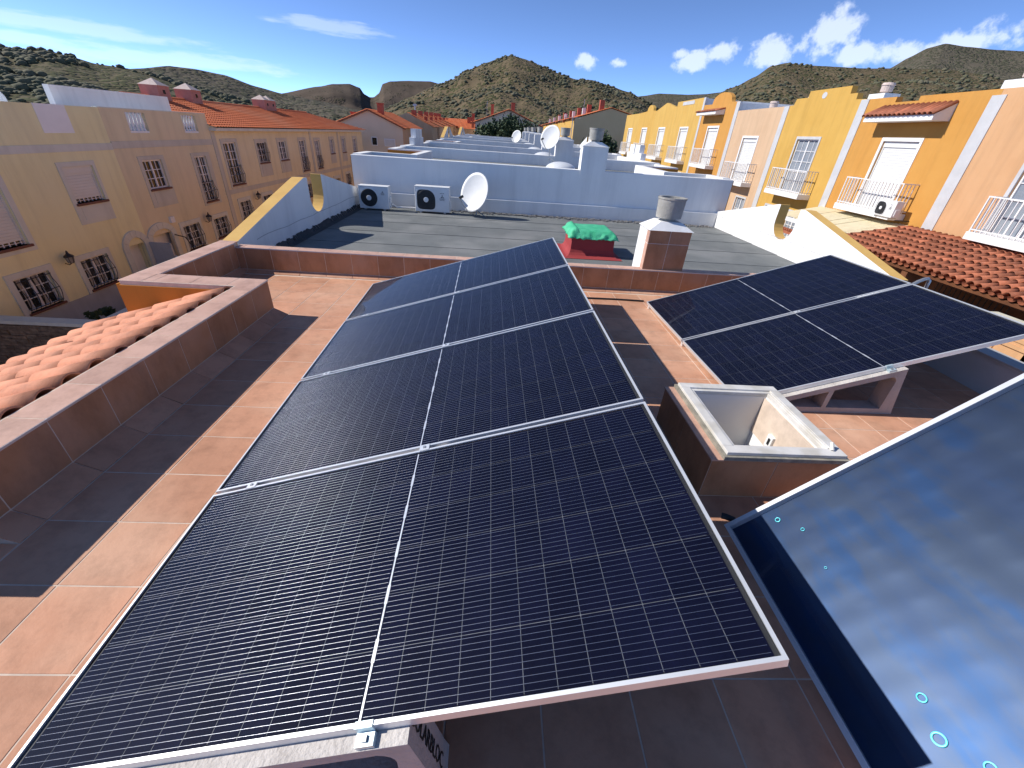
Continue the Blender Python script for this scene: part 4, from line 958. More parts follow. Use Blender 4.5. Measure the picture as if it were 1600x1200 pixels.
def window(parent, x, sg, h, nx=2, nz=3, style='muntin', grille=None, sill=True, pane='dark_window', frame='iron_white', curtain=False, dep=.12, name='window', gfrac=1.0):
    y0, y1, z0, z1 = h; mb = MB(); f = .055; xi = -dep
    if style == 'shutter':
        bar(mb, x, sg, y0, y1, z1 - .20, z1, xi, xi + .07)
        for q in (y0, y1 - .05): bar(mb, x, sg, q, q + .05, z0, z1 - .20, xi, xi + .06)
        W = mb.build(name, 'shutter' if frame == 'iron_white' else frame, parent)
        mb = MB(); zz = z0 + (.12 if grille == 'gap' else .0); n = max(6, int((z1 - .2 - zz) / .085)); hh = (z1 - .2 - zz) / n
        for k in range(n): bar(mb, x, sg, y0 + .05, y1 - .05, zz + k * hh + .004, zz + (k + 1) * hh, xi + .008, xi + .03)
        mb.build('shutter_slats', 'shutter' if frame == 'iron_white' else frame, W)
        mb = MB(); bar(mb, x, sg, y0, y1, z0, z1, xi - .02, xi + .004); mb.build('pane', 'dark_window', W)
        if grille == 'gap':
            mb = MB()
            for k in range(7): q = y0 + .08 + k * (y1 - y0 - .2) / 6; bar(mb, x, sg, q, q + .03, z0 + .01, z0 + .12, xi + .005, xi + .03)
            bar(mb, x, sg, y0 + .05, y1 - .05, z0 + .055, z0 + .07, xi + .012, xi + .022); mb.build('window_guard', 'iron_white', W)
    else:
        for a, b, c, d in ((y0, y1, z0, z0 + f), (y0, y1, z1 - f, z1), (y0, y0 + f, z0 + f, z1 - f), (y1 - f, y1, z0 + f, z1 - f)): bar(mb, x, sg, a, b, c, d, xi, xi + .06)
        ym = (y0 + y1) / 2; bar(mb, x, sg, ym - .04, ym + .04, z0 + f, z1 - f, xi, xi + .055)
        W = mb.build(name, frame, parent)
        mb = MB()
        for a, b in ((y0 + f, ym - .04), (ym + .04, y1 - f)):
            for k in range(1, nx): q = a + (b - a) * k / nx; bar(mb, x, sg, q - .012, q + .012, z0 + f, z1 - f, xi + .012, xi + .04)
            for k in range(1, nz): q = z0 + f + (z1 - z0 - 2 * f) * k / nz; bar(mb, x, sg, a, b, q - .012, q + .012, xi + .010, xi + .042)
        mb.build('glazing_bar', frame, W)
        for a, b in ((y0 + f, ym - .04), (ym + .04, y1 - f)): mb = MB(); bar(mb, x, sg, a, b, z0 + f, z1 - f, xi + .002, xi + .010); mb.build('pane', pane, W)
        if curtain:
            mb = MB()
            for a in (y0 + .20, ym + .14):
                pts = [(a, z0 + f), (a + .12, z0 + f), (a + .07, (z0 + z1) / 2), (a + .14, z1 - f), (a - .04, z1 - f), (a + .01, (z0 + z1) / 2)]
                mb.px(pts, x + sg * (xi + .0101), x + sg * (xi + .0115))
            mb.build('curtain', 'curtain', W)
    if sill: mb = MB(); bar(mb, x, sg, y0 - .06, y1 + .06, z0 - .07, z0, -dep, .075); mb.build('sill', 'sill_brown', W)
    if grille == 'iron':
        mb = MB(); n = 7; zt_ = z0 + (z1 - z0) * gfrac
        for k in range(n + 1):
            q = y0 + .03 + (y1 - y0 - .06) * k / n; pts = []
            for t in range(9): g = t / 8; pts.append((x + sg * (.05 + .11 * math.sin(math.pi * min(1, max(0, 1.0 - g * 1.25)))), q, z0 + .04 + (zt_ - z0 - .08) * g))
            mb.tube(pts, .010, 5)
        for g in (.06, .5, .94): mb.tube([(x + sg * (.05 + .11 * math.sin(math.pi * min(1, max(0, 1.0 - g * 1.25)))), q, z0 + .04 + (zt_ - z0 - .08) * g) for q in (y0, y1)], .012, 5)
        mb.build('window_grille', 'iron', W)
    return W
def wall_lantern(label, x, sg, y, z):
    t = thing('wall_lantern', label, 'wall lamp', (x, y, z), 'wall lanterns on the cream houses'); c = (x + sg * .22, y, z)
    MB().tube([(x, y, z - .12), (x + sg * .12, y, z - .16), (x + sg * .22, y, z - .10)], .015).build('bracket', 'iron', t)
    MB().lathe([(.05, -.10), (.075, -.08), (.115, .10), (.115, .11)], c, 6).build('lantern_glass', 'lamp_glass', t)
    MB().lathe([(.15, .111), (.13, .15), (.05, .21), (.03, .25), (.035, .27), (.005, .32)], c, 6).build('lantern_cap', 'iron', t)
    mb = MB()
    for k in range(6): a = 2 * math.pi * k / 6; mb.tube([(c[0] + .075 * math.cos(a), c[1] + .075 * math.sin(a), z - .09), (c[0] + .12 * math.cos(a), c[1] + .12 * math.sin(a), z + .11)], .008, 4)
    mb.build('lantern_frame', 'iron', t)
LX = -14.5
# ---- house A (pale yellow)
hA = thing('townhouse', 'pale yellow house at the far left with closed shutters and barred ground floor windows', 'house', (LX - 4, 12, GZ), 'houses along the left street')
ax0, ax1 = 5.0, 18.2
W1 = (15.80, 17.0, -1.20, -.08); W0 = (12.35, 13.62, -2.05, -.10); L1 = (12.60, 13.75, -3.95, -2.90); L2 = (14.92, 16.06, -3.95, -2.92); AR = (17.05, 18.02, GZ + .15, -2.95)
W9 = (9.0, 10.2, -2.05, -.10)
facade(hA, 'front_wall', 'cream_wall', LX, 1, ax0, ax1, GZ, 1.69, [W1, W0, L1, L2, AR, W9])
mb = MB(); mb.box(LX - 9, LX - .30, ax0, ax1, GZ, .75); mb.box(LX - .25, LX - .012, ax0, ax1, .76, 1.688); mb.box(LX - 9, LX - .25, ax0, ax0 + .2, .76, 1.66); mb.box(LX - 9, LX - .25, ax1 - .2, ax1, .76, 1.66); mb.build('body', 'white_wall', hA)
mb = MB(); bar(mb, LX, 1, ax0, ax1, .36, .58, 0, .02); mb.build('band', 'grey_trim', hA)
mb = MB(); bar(mb, LX, 1, ax0, 16.75, GZ, -4.06, .0, .03); mb.build('plinth', 'plinth_grey', hA)
mb = MB(); bar(mb, LX, 1, 15.75, 16.85, .90, 1.70, .0, .012); mb.build('infill_panel', 'white_clean', hA)
for h, o in ((W1, (15.63, 17.12, -1.87, .07)), (W0, (12.15, 13.80, -2.25, .08)), (W9, (8.8, 10.4, -2.25, .08))): surround(hA, 'grey_trim', LX, 1, o, h)
for h, o in ((L1, (12.42, 13.93, -4.05, -2.73)), (L2, (14.74, 16.24, -4.05, -2.75))): surround(hA, 'grey_trim', LX, 1, o, h, .035)
window(hA, LX, 1, W1, style='shutter', frame='shutter_shade', grille='gap'); window(hA, LX, 1, W0, style='shutter', frame='shutter_shade', grille='gap'); window(hA, LX, 1, W9, style='shutter', frame='shutter_shade')
for h in (L1, L2): window(hA, LX, 1, h, 2, 3, grille='iron', curtain=True)
def arch(parent, y0, y1, zt, wd, m, spring):
    """stone arch surround of voussoir pieces, opening y0..y1"""
    ym, r = (y0 + y1) / 2, (y1 - y0) / 2; ri = r; n = 7
    for sgn in (-1, 1):
        zz = GZ + .15
        while zz < spring - .01:
            z2 = min(zz + .42, spring); mb = MB(); ya = ym + sgn * ri; bar(mb, LX, 1, min(ya, ya + sgn * wd), max(ya, ya + sgn * wd), zz + .006, z2, 0, .06); mb.build('jamb_stone', m, parent); zz = z2
    ht = zt - spring - wd
    for k in range(n):
        a0, a1 = math.pi * (k + .02) / n, math.pi * (k + .98) / n; P = lambda a, w_: (ym + (ri + w_) * math.cos(a), spring + (ht + w_) * math.sin(a))
        mb = MB(); mb.px([P(a0, 0), P(a0, wd), P((a0 + a1) / 2, wd), P(a1, wd), P(a1, 0), P((a0 + a1) / 2, 0)], LX, LX + .06); mb.build('arch_stone', m, parent)
arch(hA, 17.10, 17.97, -2.42, .26, 'grey_trim', -3.05)
mb = MB(); mb.box(LX - 1.4, LX - .165, 17.06, 17.09, GZ + .15, -2.95); mb.box(LX - 1.4, LX - .165, 17.99, 18.01, GZ + .15, -2.95); mb.box(LX - 1.43, LX - 1.401, 17.05, 18.02, GZ + .15, -2.95); mb.build('porch_lining', 'cream_wall', hA)
# ---- house B (beige with baluster openings)
hB = thing('townhouse', 'beige house with white baluster openings in its roof parapet, second from the left', 'house', (LX - 4, 21.3, GZ), 'houses along the left street')
b0, b1 = 18.203, 24.5
B1, B2 = (19.37, 20.40, .90, 1.60), (22.65, 23.65, .90, 1.60); W2 = (19.38, 20.50, -1.13, -.06); W3 = (22.73, 23.62, -2.04, -.06); LB1 = (20.45, 21.63, -3.87, -2.80); LB2 = (22.80, 23.95, -3.80, -2.86); AB = (18.40, 19.72, GZ + .15, -2.85)
facade(hB, 'front_wall', 'beige_wall', LX, 1, b0, b1, GZ, 1.69, [B1, B2, W2, W3, LB1, LB2, AB])
mb = MB(); mb.box(LX - 9, LX - .30, b0, b1, GZ, .75); mb.box(LX - 9, LX - .25, b0 + .01, b0 + .2, .76, 1.66)
for a, b in ((b0, B1[0]), (B1[1], B2[0]), (B2[1], b1)): mb.box(LX - .20, LX - .165, a, b, .76, 1.688)
for a in (B1, B2): mb.box(LX - .20, LX - .165, a[0], a[1], .76, .90); mb.box(LX - .20, LX - .165, a[0], a[1], 1.60, 1.688)
mb.build('body', 'white_wall', hB)
mb = MB(); mb.box(LX - .199, LX + .004, b0, b1, 1.691, 1.72); mb.build('coping', 'grey_trim', hB)
for a in (B1, B2):
    for k in range(5):
        y = a[0] + .12 + k * (a[1] - a[0] - .24) / 4; MB().lathe([(.05, 0), (.05, .05), (.03, .08), (.062, .25), (.045, .40), (.03, .52), (.05, .58), (.05, .625)], (LX - .08, y, .97), 10).build('baluster', 'white_clean', hB, smooth=True)
    mb = MB(); mb.box(LX - .15, LX - .01, a[0], a[1], .90, .968); mb.box(LX - .15, LX - .01, a[0], a[1], 1.596, 1.64); mb.build('baluster_rail', 'white_clean', hB)
mb = MB(); bar(mb, LX, 1, b0, b1, .39, .63, 0, .02); mb.build('band', 'mauve_trim', hB)
for h, o in ((W2, (19.20, 20.70, -1.83, .09)), (W3, (22.52, 23.94, -2.21, .09))): surround(hB, 'mauve_trim', LX, 1, o, h)
for h, o in ((LB1, (20.27, 21.81, -4.2, -2.62)), (LB2, (22.62, 24.12, -4.1, -2.68))): surround(hB, 'grey_trim', LX, 1, o, h, .035)
window(hB, LX, 1, W2, 2, 3); window(hB, LX, 1, W3, 2, 5, grille='iron', gfrac=.48)
for h in (LB1, LB2): window(hB, LX, 1, h, 2, 3, grille='iron', curtain=True)
arch(hB, 18.46, 19.66, -2.38, .26, 'grey_trim', -2.95)
mb = MB(); bar(mb, LX, 1, 18.45, 19.68, GZ + .15, -2.80, -.5, -.45); mb.build('entrance_door', 'wood_dark', hB)
mb = MB(); bar(mb, LX, 1, 19.78, 20.02, -2.52, -2.28, 0, .10); mb.build('meter_box', 'white_clean', hB)
mb = MB(); mb.px([(18.15, GZ + .14), (18.25, GZ + .14), (18.25, -3.0), (18.15, -3.0)], LX + .07, LX + .9); mb.prism([(LX + .07, -2.99), (LX + 2.4, -4.4), (LX + 2.4, GZ + .14), (LX + .07, GZ + .14)], lambda a, b, t: (a, 18.14 if t else 18.26, b)); mb.build('stair_wall', 'plinth_grey', hB)
mb = MB(); mb.tube([(LX + .05, 19.75, -3.0), (LX + .5, 19.75, -3.1), (LX + 1.0, 19.75, -4.2)], .025); mb.build('handrail', 'iron', hB)
mb = MB(); mb.box(-16.15, -15.95, b0 + .05, 24.35, .752, 2.28); mb.build('rooftop_wall', 'white_wall', hB)
# ---- house C (cream range with a clay roof)
hC = thing('townhouse', 'long cream house range under an orange clay tile roof on the left', 'house', (LX - 4, 37, GZ), 'houses along the left street')
c0, c1 = 24.503, 50.7
CW = [(25.35, 26.55, -1.54, .47), (28.80, 29.92, -.66, .42), (31.60, 32.70, -.65, .45), (34.85, 35.90, -1.50, .45), (37.77, 38.67, -1.52, .41), (41.08, 41.95, -.62, .46), (44.15, 45.06, -.63, .48), (47.48, 48.52, -.68, .45)]
CLW = [(25.55, 26.60, -3.30, -2.42), (28.2, 29.3, -3.30, -2.42), (34.6, 35.7, -3.30, -2.42), (38.0, 39.1, -3.3, -2.42), (44.2, 45.3, -3.3, -2.42), (47.2, 48.3, -3.3, -2.42)]
CAR = (31.3, 32.7, GZ, -2.6); CAR2 = (41.0, 42.4, GZ, -2.6)
facade(hC, 'front_wall', 'sand_wall', LX, 1, c0, c1, GZ, 1.02, CW + CLW + [CAR, CAR2])
mb = MB(); mb.box(LX - 7, LX - .30, c0, c1, GZ, 1.0); mb.px([(c1 - .02, GZ), (c1, GZ), (c1, 1.01), (c1 - .02, 1.01)], LX - .3, LX - .002); mb.build('body', 'sand_wall', hC)
for h in CW:
    tall = h[3] - h[2] > 1.5; surround(hC, 'mauve_trim', LX, 1, (h[0] - .2, h[1] + .2, h[2] - .17 if tall else h[2] - .75, h[3] + .17), h)
    window(hC, LX, 1, h, 2, 5 if tall else 3, grille='iron' if h[0] < 30 or tall else None, gfrac=.48 if tall else 1)
for h in CLW: surround(hC, 'grey_trim', LX, 1, (h[0] - .18, h[1] + .18, h[2] - .15, h[3] + .18), h, .03); window(hC, LX, 1, h, 2, 3, grille='iron', curtain=True)
for a in (CAR, CAR2):
    mb = MB(); bar(mb, LX, 1, a[0], a[1], GZ, a[3], -.5, -.45); mb.build('entrance_door', 'wood_dark', hC); surround(hC, 'grey_trim', LX, 1, (a[0] - .22, a[1] + .22, GZ, a[3] + .25), a, .04)
mb = MB(); bar(mb, LX, 1, c0, c1, -1.97, -1.74, 0, .02); mb.build('band', 'mauve_trim', hC)
for y in (24.52, 36.85, 43.0): mb = MB(); bar(mb, LX, 1, y, y + .32, GZ, 1.02, 0, .03); mb.build('pilaster', 'mauve_trim', hC)
mb = MB(); bar(mb, LX, 1, c0, c1, 1.0, 1.14, -.3, .34); mb.build('eave_board', 'grey_trim', hC)
def clay_slope(parent, e0, e1, r0, r1, m, wave=.24, amp=.045, rows=.36, name='roof_slope'):
    """clay covering between the eave e0-e1 and the ridge r0-r1: rolls running down the slope, courses stepping"""
    e0, e1, r0, r1 = map(Vector, (e0, e1, r0, r1)); ln = (e1 - e0).length; sl = ((r0 + r1) / 2 - (e0 + e1) / 2).length
    nu = max(8, int(ln / wave) * 6); nv = max(2, int(sl / rows)); nrm = (e1 - e0).cross(r0 - e0).normalized()
    if nrm.z < 0: nrm = -nrm
    mb = MB()
    for j in range(nv):
        for e in (0, 1):
            for i in range(nu + 1):
                u = i / nu; v = (j + (e * 1.0)) / nv; p = e0.lerp(e1, u).lerp(r0.lerp(r1, u), v)
                g = abs(math.sin(u * ln / wave * math.pi)); mb.v.append(p + nrm * (amp * g + (.028 if e == 0 else 0)))
    for j in range(nv):
        b = j * 2 * (nu + 1)
        for i in range(nu): mb.f.append((b + i, b + i + 1, b + nu + 1 + i + 1, b + nu + 1 + i)); mb.mi.append(0)
        if j:
            t = b - (nu + 1)
            for i in range(nu): mb.f.append((t + i, t + i + 1, b + i + 1, b + i)); mb.mi.append(0)
    me = bpy.data.meshes.new(name); me.from_pydata([tuple(v) for v in mb.v], [], mb.f); me.materials.append(MAT[m])
    return link(name, me, parent)
ex = LX + .40
for o_ in (clay_slope(hC, (ex, c0, 1.15), (ex, c1 + .5, 1.15), (-18.2, c0, 2.24), (-18.2, c1 - 4.2, 2.24), 'orange_clay'), clay_slope(hC, (-22, c1 + .5, 1.15), (ex, c1 + .5, 1.15), (-18.2, c1 - 4.2, 2.24), (-18.2, c1 - 4.2, 2.24), 'orange_clay'), clay_slope(hC, (-22, c0, 1.15), (-22, c1 + .5, 1.15), (-18.2, c0, 2.24), (-18.2, c1 - 4.2, 2.24), 'orange_clay')): tag(o_, kind='stuff')
mb = MB(); mb.tube([(-18.2, c0, 2.27), (-18.2, c1 - 4.2, 2.27)], .10, 8); mb.build('ridge_tiles', 'orange_clay', hC)
mb = MB(); mb.py([(ex, 1.13), (-18.2, 2.22), (-22, 1.13)], c0, c0 + .15); mb.build('gable_end', 'sand_wall', hC)
for y, n in ((26.9, 1), (29.6, 1), (38.6, 2)):
    mb = MB(); wy = .45 * n; mb.box(-18.6, -17.7, y - wy, y + wy, 1.7, 2.80); ch = mb.build('chimney', 'pink_chimney', hC)
    for q in range(n):
        yc = y + (q - (n - 1) / 2) * .9; b = MB(); lo = [(-18.66, yc - .46), (-17.64, yc - .46), (-17.64, yc + .46), (-18.66, yc + .46)]; b.face([(*p, 2.801) for p in lo][::-1])
        for e in range(4): b.face([(*lo[e], 2.801), (*lo[(e + 1) % 4], 2.801), (-18.15, yc, 3.12)])
        b.build('chimney_cap', 'pale_cap', ch)
        b = MB(); b.box(-17.699, -17.69, yc - .09, yc + .09, 2.45, 2.62); b.build('flue_opening', 'dark_window', ch)
wall_lantern('black lantern between the two barred windows of the pale yellow house', LX, 1, 14.42, -2.75)
wall_lantern('black lantern between the two barred windows of the beige house', LX, 1, 22.2, -2.75)
wall_lantern('black lantern on the cream range near its first ground floor window', LX, 1, 27.3, -2.35)
dsh = dish('small pinkish satellite dish on the roof of the pale yellow house', (-16.2, 16.35, 1.72), .32, .36, R(60), R(-8), .76)
# garden wall with stone cladding and balustrade
gw = thing('garden_wall', 'stone clad garden wall with grey coping below the pale yellow house', 'wall', (-12.8, 11, GZ))
MB().box(-14.44, -11.1, 11.05, 11.25, GZ, -3.56).build('core', 'plinth_grey', gw); MB().box(-14.44, -11.02, 10.98, 11.32, -3.555, -3.46).build('coping', 'grey_trim', gw)
rs = random.Random(5); zz = GZ + .02
while zz < -3.60:
    hgt = .055 + .05 * rs.random(); hgt = min(hgt, -3.565 - zz); x = -14.42
    while x < -11.15:
        ln = .18 + .35 * rs.random(); ln = min(ln, -11.11 - x); d = .02 + .04 * rs.random()
        if ln > .03: o_ = link('cladding_stone', boxmesh(round(ln - .006, 2) or .03, round(d, 2), round(hgt - .006, 2) or .05, 'stone_clad'), gw, loc=(x + ln / 2, 11.05 - d / 2, zz + hgt))
        x += ln
    zz += hgt
bs = thing('balustrade', 'white garden balustrade running beside the street below the clay roof', 'balustrade', (-11.1, 15, GZ))
MB().box(-11.22, -11.02, 11.33, 18.0, GZ, -4.25).build('base_wall', 'grey_trim', bs); MB().box(-11.24, -11.0, 11.33, 18.0, -3.60, -3.48).build('top_rail', 'grey_trim', bs)
bl = MB().lathe([(.07, 0), (.07, .06), (.04, .10), (.085, .28), (.05, .46), (.07, .58), (.07, .645)], (0, 0, 0), 10).mesh('baluster', 'white_clean', True)
for k in range(26): link('baluster', bl, bs, loc=(-11.12, 11.5 + k * .25, -4.248))

# ------------------------------------------------------------------ orange houses on the right
RX = 15.0; RM = 5.53
tag(MB().box(6.6, 14.9, -10, 62, GZ, -3.35).build('patio', 'plinth_grey'), kind='structure')
def balcony(parent, y0, y1, z, open_=False):
    b = MB().box(RX - .62, RX - .002, y0, y1, z - .11, z + .11).build('balcony_slab', 'white_clean', parent, bevel=.01)
    x = RX - .57; zt_ = z + 1.08
    mb = MB(); mb.box(x - .02, x + .02, y0 + .03, y1 - .03, zt_, zt_ + .035); mb.box(x - .015, x + .015, y0 + .03, y1 - .03, z + .17, z + .20)
    for yy in (y0 + .05, y1 - .05): mb.box(x + .02, RX, yy - .02, yy + .02, zt_, zt_ + .035); mb.box(x + .015, RX, yy - .015, yy + .015, z + .17, z + .20)
    rl = mb.build('railing', 'iron_white', b)
    n = int((y1 - y0) / .16); rod = boxmesh(.022, .022, 1.0, 'iron_white'); rod2 = boxmesh(.035, .035, 1.08, 'iron_white')
    for k in range(n + 1): link('railing_bar', rod, b, loc=(x, y0 + .05 + (y1 - y0 - .1) * k / n, zt_ + .0))
    for yy in (y0 + .05, y1 - .05):
        link('railing_post', rod2, b, loc=(x, yy, zt_ + .001))
        for k in range(1, 4): link('railing_bar', rod, b, loc=(x + k * .14, yy, zt_))
def canopy(parent, y0, y1, zb, zt_, dep=.62):
    mb = MB(); mb.prism([(RX, zb), (RX - dep, zb), (RX - dep, zb + .17), (RX, zt_ - .05)], lambda a, b, t: (a, y1 if t else y0, b)); c_ = mb.build('canopy', 'white_clean', parent)
    n = int((y1 - y0) / .21)
    L_ = math.hypot(dep + .08, zt_ - zb - .17); me = barrel('canopy_tile', L_, .085, .10, 'red_clay')
    for k in range(n + 1):
        y = y0 + .06 + (y1 - y0 - .12) * k / n; o = link('canopy_tile', me, c_)
        d = Vector((-(dep + .08), 0, -(zt_ - zb - .20))).normalized(); nn = Vector((d.z, 0, -d.x)); nn = nn if nn.z > 0 else -nn
        o.matrix_basis = Matrix.Translation((RX, y, zt_ - .04)) @ Matrix(((d.x, 0, nn.x, 0), (0, -1, 0, 0), (d.z, 0, nn.z, 0), (0, 0, 0, 1)))
    mb = MB(); mb.prism([(RX, zt_ - .045), (RX - dep - .05, zb + .172), (RX - dep - .05, zb + .19), (RX, zt_ - .02)], lambda a, b, t: (a, y1 - .002 if t else y0 + .002, b)); mb.build('tile_bed', 'red_clay', c_)
def right_house(i, label, m, ztop, top=None, dz=0, shutter=True, can=None, pil=None, lower=True, balc=True, topm=None):
    y0 = 14.93 + RM * (i - 2); y1 = y0 + RM - .003; yc = y0 + 2.8
    T = thing('townhouse', label, 'house', (RX + 4, (y0 + y1) / 2, GZ), 'orange and salmon houses along the right')
    D = (yc - .83, yc + .83, dz + .06, dz + 2.44); holes = [D]; Ls = []
    if lower: Ls = [(y0 + 1.2, y0 + 2.3, dz - 2.6, dz - .75), (y0 + 3.4, y0 + 4.4, dz - 2.6, dz - .75)]; holes += Ls
    facade(T, 'front_wall', m, RX, -1, y0, y1, GZ, ztop, holes)
    mb = MB(); mb.box(RX + .30, RX + 9, y0, y1, GZ, ztop - .75); mb.build('body', 'white_wall', T)
    mb = MB(); mb.box(RX + .012, RX + .25, y0, y1, ztop - .76, ztop - .001)
    mb.box(RX + .25, RX + 9, y0, y0 + .2, ztop - .74, ztop - .05); mb.box(RX + .25, RX + 9, y1 - .2, y1, ztop - .74, ztop - .05); mb.build('roof_parapet', 'white_wall', T)
    if top:
        pts = [(y0 + a, ztop + b) for a, b in top]; mb = MB(); mb.px([(pts[0][0], ztop + .0005)] + pts + [(pts[-1][0], ztop + .0005)], RX, RX + .25); n = len(pts) + 2; mb.mi = [0, 1] + [0] * n
        mb.build('gable_parapet', [m, 'white_wall'], T)
    surround(T, 'grey_paint' if not shutter else 'white_clean', RX, -1, (D[0] - .11, D[1] + .11, D[2] - .02, D[3] + .12), D, .03)
    if shutter: window(T, RX, -1, D, style='shutter', sill=False, name='balcony_door')
    else: window(T, RX, -1, D, 2, 5, sill=False, pane='blue_window', name='balcony_door')
    for h in Ls: surround(T, 'grey_paint', RX, -1, (h[0] - .09, h[1] + .09, h[2] - .09, h[3] + .09), h, .025); window(T, RX, -1, h, 2, 3, pane='blue_window')
    if balc: balcony(T, yc - 1.72, yc + 1.22, dz + .02)
    if can: canopy(T, *can)
    if pil: mb = MB(); bar(mb, RX, -1, y0 - .22, y0 + .22 if pil == 'w' else y0 + .1, GZ, ztop + .0, .0, .03); mb.build('pilaster', 'grey_paint', T)
    return T
R1 = right_house(1, 'salmon house at the right edge of the picture with a white railed balcony', 'salmon_wall', 3.86, dz=0, shutter=False, lower=True, balc=False)
balcony(R1, 8.6, 13.05, -.02)
right_house(2, 'deep orange house with a clay tiled hood and an air conditioner on its balcony', 'orange_wall', 3.70, [(0, .16), (2.9, .16), (2.9, .02), (3.95, .02), (3.95, .20), (RM - .003, .20)], can=(16.2, 19.3, 3.05, 3.62), pil='w')
right_house(3, 'golden yellow house with a stepped parapet and a small oval opening', 'yellow_wall', 3.90, [(.0, .02), (.60, .04), (.64, .27), (1.10, .27), (1.14, .56), (3.98, .56), (4.0, .30), (4.9, .30), (5.0, .04), (RM - .003, .03)], shutter=False, pil='w')
right_house(4, 'pale salmon house with plain flat parapet between the two orange houses', 'peach_wall', 3.92, pil='w')
right_house(5, 'orange house with a rounded parapet hump and a small tiled hood', 'orange_wall', 4.42, [(.0, .02), (1.0, .04)] + [(2.55 - 1.4 * math.cos(a), .18 + .48 * math.sin(a)) for a in [k * math.pi / 10 for k in range(11)]] + [(4.0, .04), (RM - .003, .06)], dz=.58, can=(33.2, 36.4, 3.78, 4.15), pil='w')
right_house(6, 'tall golden house with a small grated slot high in its wall', 'gold_wall', 4.97, dz=.58, pil='n')
right_house(7, 'golden house with a low pointed gable parapet', 'gold_wall', 4.50, [(.0, .08), (2.8, .56), (RM - .003, .02)], dz=.6)
right_house(8, 'light orange house with a small round hump on its parapet', 'yellow_wall', 4.50, [(.0, .05)] + [(2.0 - 1.0 * math.cos(a), .12 + .5 * math.sin(a)) for a in [k * math.pi / 8 for k in range(9)]] + [(RM - .003, .02)], dz=.62)
right_house(9, 'last golden house at the far end of the right row', 'gold_wall', 4.52, dz=.62)
H_ = {o['label']: o for o in bpy.data.objects if o.name.startswith('townhouse')}
r3 = H_['golden yellow house with a stepped parapet and a small oval opening']; r6 = H_['tall golden house with a small grated slot high in its wall']
mb = MB(); mb.px([(23.25 + .17 * math.cos(a), 4.22 + .13 * math.sin(a)) for a in [k * math.pi / 8 for k in range(16)]], RX - .012, RX - .001); mb.build('oval_opening', 'grey_paint', r3)
mb = MB(); mb.px([(38.9, 4.66), (41.3, 4.66), (41.3, 4.9), (38.9, 4.9)], RX - .02, RX - .001); mb.build('vent_slot', 'grey_paint', r6)
for y, z, pk in ((15.8, 3.4, 0), (26.6, 3.2, 1), (21.6, 3.4, 0), (30.2, 3.2, 0)):
    c_ = thing('roof_chimney', {15.8: 'grey roof chimney with a concrete pot above the deep orange house', 26.6: 'red sided chimney with a pale pot above the pale salmon house', 21.6: 'low chimney with a pot behind the stepped golden parapet', 30.2: 'small white chimney with a pot above the flat salmon parapet'}[y], 'chimney', (RX + 1.5, y, z - .4), 'roof chimneys on the right row')
    mb = MB(); mb.box(RX + 1.2, RX + 1.9, y - .45, y + .45, z - .5, z + .85); b = mb.build('stack', 'pink_chimney' if pk else 'white_wall', c_)
    MB().lathe([(.12, z + .851), (.12, z + .92), (.22, z + .925), (.23, z + 1.15), (.26, z + 1.16), (.22, z + 1.25), (.01, z + 1.28)], (RX + 1.55, y, 0), 16).build('pot', 'pale_cap', c_)
    MB().box(RX + 1.12, RX + 1.98, y - .53, y + .53, z - .6, z - .501).build('stack_base', 'white_wall', c_)
ac = ac_unit('air conditioner hung on the orange facade beside its balcony', 0, .86, 0, 0, .56, True, group='air conditioners on facades')
ac.matrix_world = Matrix.Translation((RX - .55, 16.25, -.02)) @ Matrix.Rotation(-math.pi / 2, 4, 'Z') @ Matrix.Translation((-.43, -.15, 0)).inverted() @ Matrix.Translation((-.43, -.15, 0)) @ Matrix.Identity(4)
MB().tube([(RX, 15.75, -.06), (RX - .55, 15.75, -.06)], .02).build('bracket', 'iron', ac); MB().tube([(RX, 16.15, -.06), (RX - .55, 16.15, -.06)], .02).build('bracket', 'iron', ac)

# clay porch roof and cream sheet below the facades
po = thing('porch', 'porch with a weathered red clay tile roof in front of the salmon house', 'porch', (13.5, 11.5, -3.35))
PX0, PZ0, PX1, PZ1 = 14.96, -.24, 12.0, -.80; PY0, PY1 = 7.2, 15.55
d = Vector((PX1 - PX0, 0, PZ1 - PZ0)); LL = d.length; d.normalize(); nn = Vector((d.z, 0, -d.x)); nn = nn if nn.z > 0 else -nn
MB().prism([(0, -.16), (LL - .05, -.16), (LL - .05, -.07), (0, -.07)], lambda a, b, t: Vector((PX0, PY0 if t else PY1, PZ0)) + d * a + nn * b).build('roof_deck', 'wood_porch', po)
me = barrel('clay_tile', .47, .085, .105, 'red_clay', n=6); y = PY1 - .1; cnt = 0
far_ = MB()
while y > PY0 + .05:
    for k in range(7):
        a = LL - .47 - k * .42; a = max(a, -.03)
        p = Vector((PX0, y, PZ0)) + d * a + nn * (.012 + .004 * (k % 2)); M = Matrix.Translation(p) @ Matrix(((d.x, 0, nn.x, 0), (0, -1, 0, 0), (d.z, 0, nn.z, 0), (0, 0, 0, 1))) @ Matrix.Rotation(random.gauss(0, .03), 4, 'Z') @ Matrix.Rotation(-.05, 4, 'Y')
        o = link('clay_tile', me, po); o.matrix_basis = M
    y -= .225
mb = MB(); y = PY1 - .1 - .1125
while y > PY0:
    for s_ in range(6):
        a0, a1 = math.pi + s_ * math.pi / 6, math.pi + (s_ + 1) * math.pi / 6
        mb.face([Vector((PX0, y + .1 * math.cos(a), PZ0)) + d * t + nn * (.045 + .09 * math.sin(a)) for (t, a) in ((0, a0), (LL, a0), (LL, a1), (0, a1))])
    y -= .225
mb.build('channel_tile', 'red_clay', po)
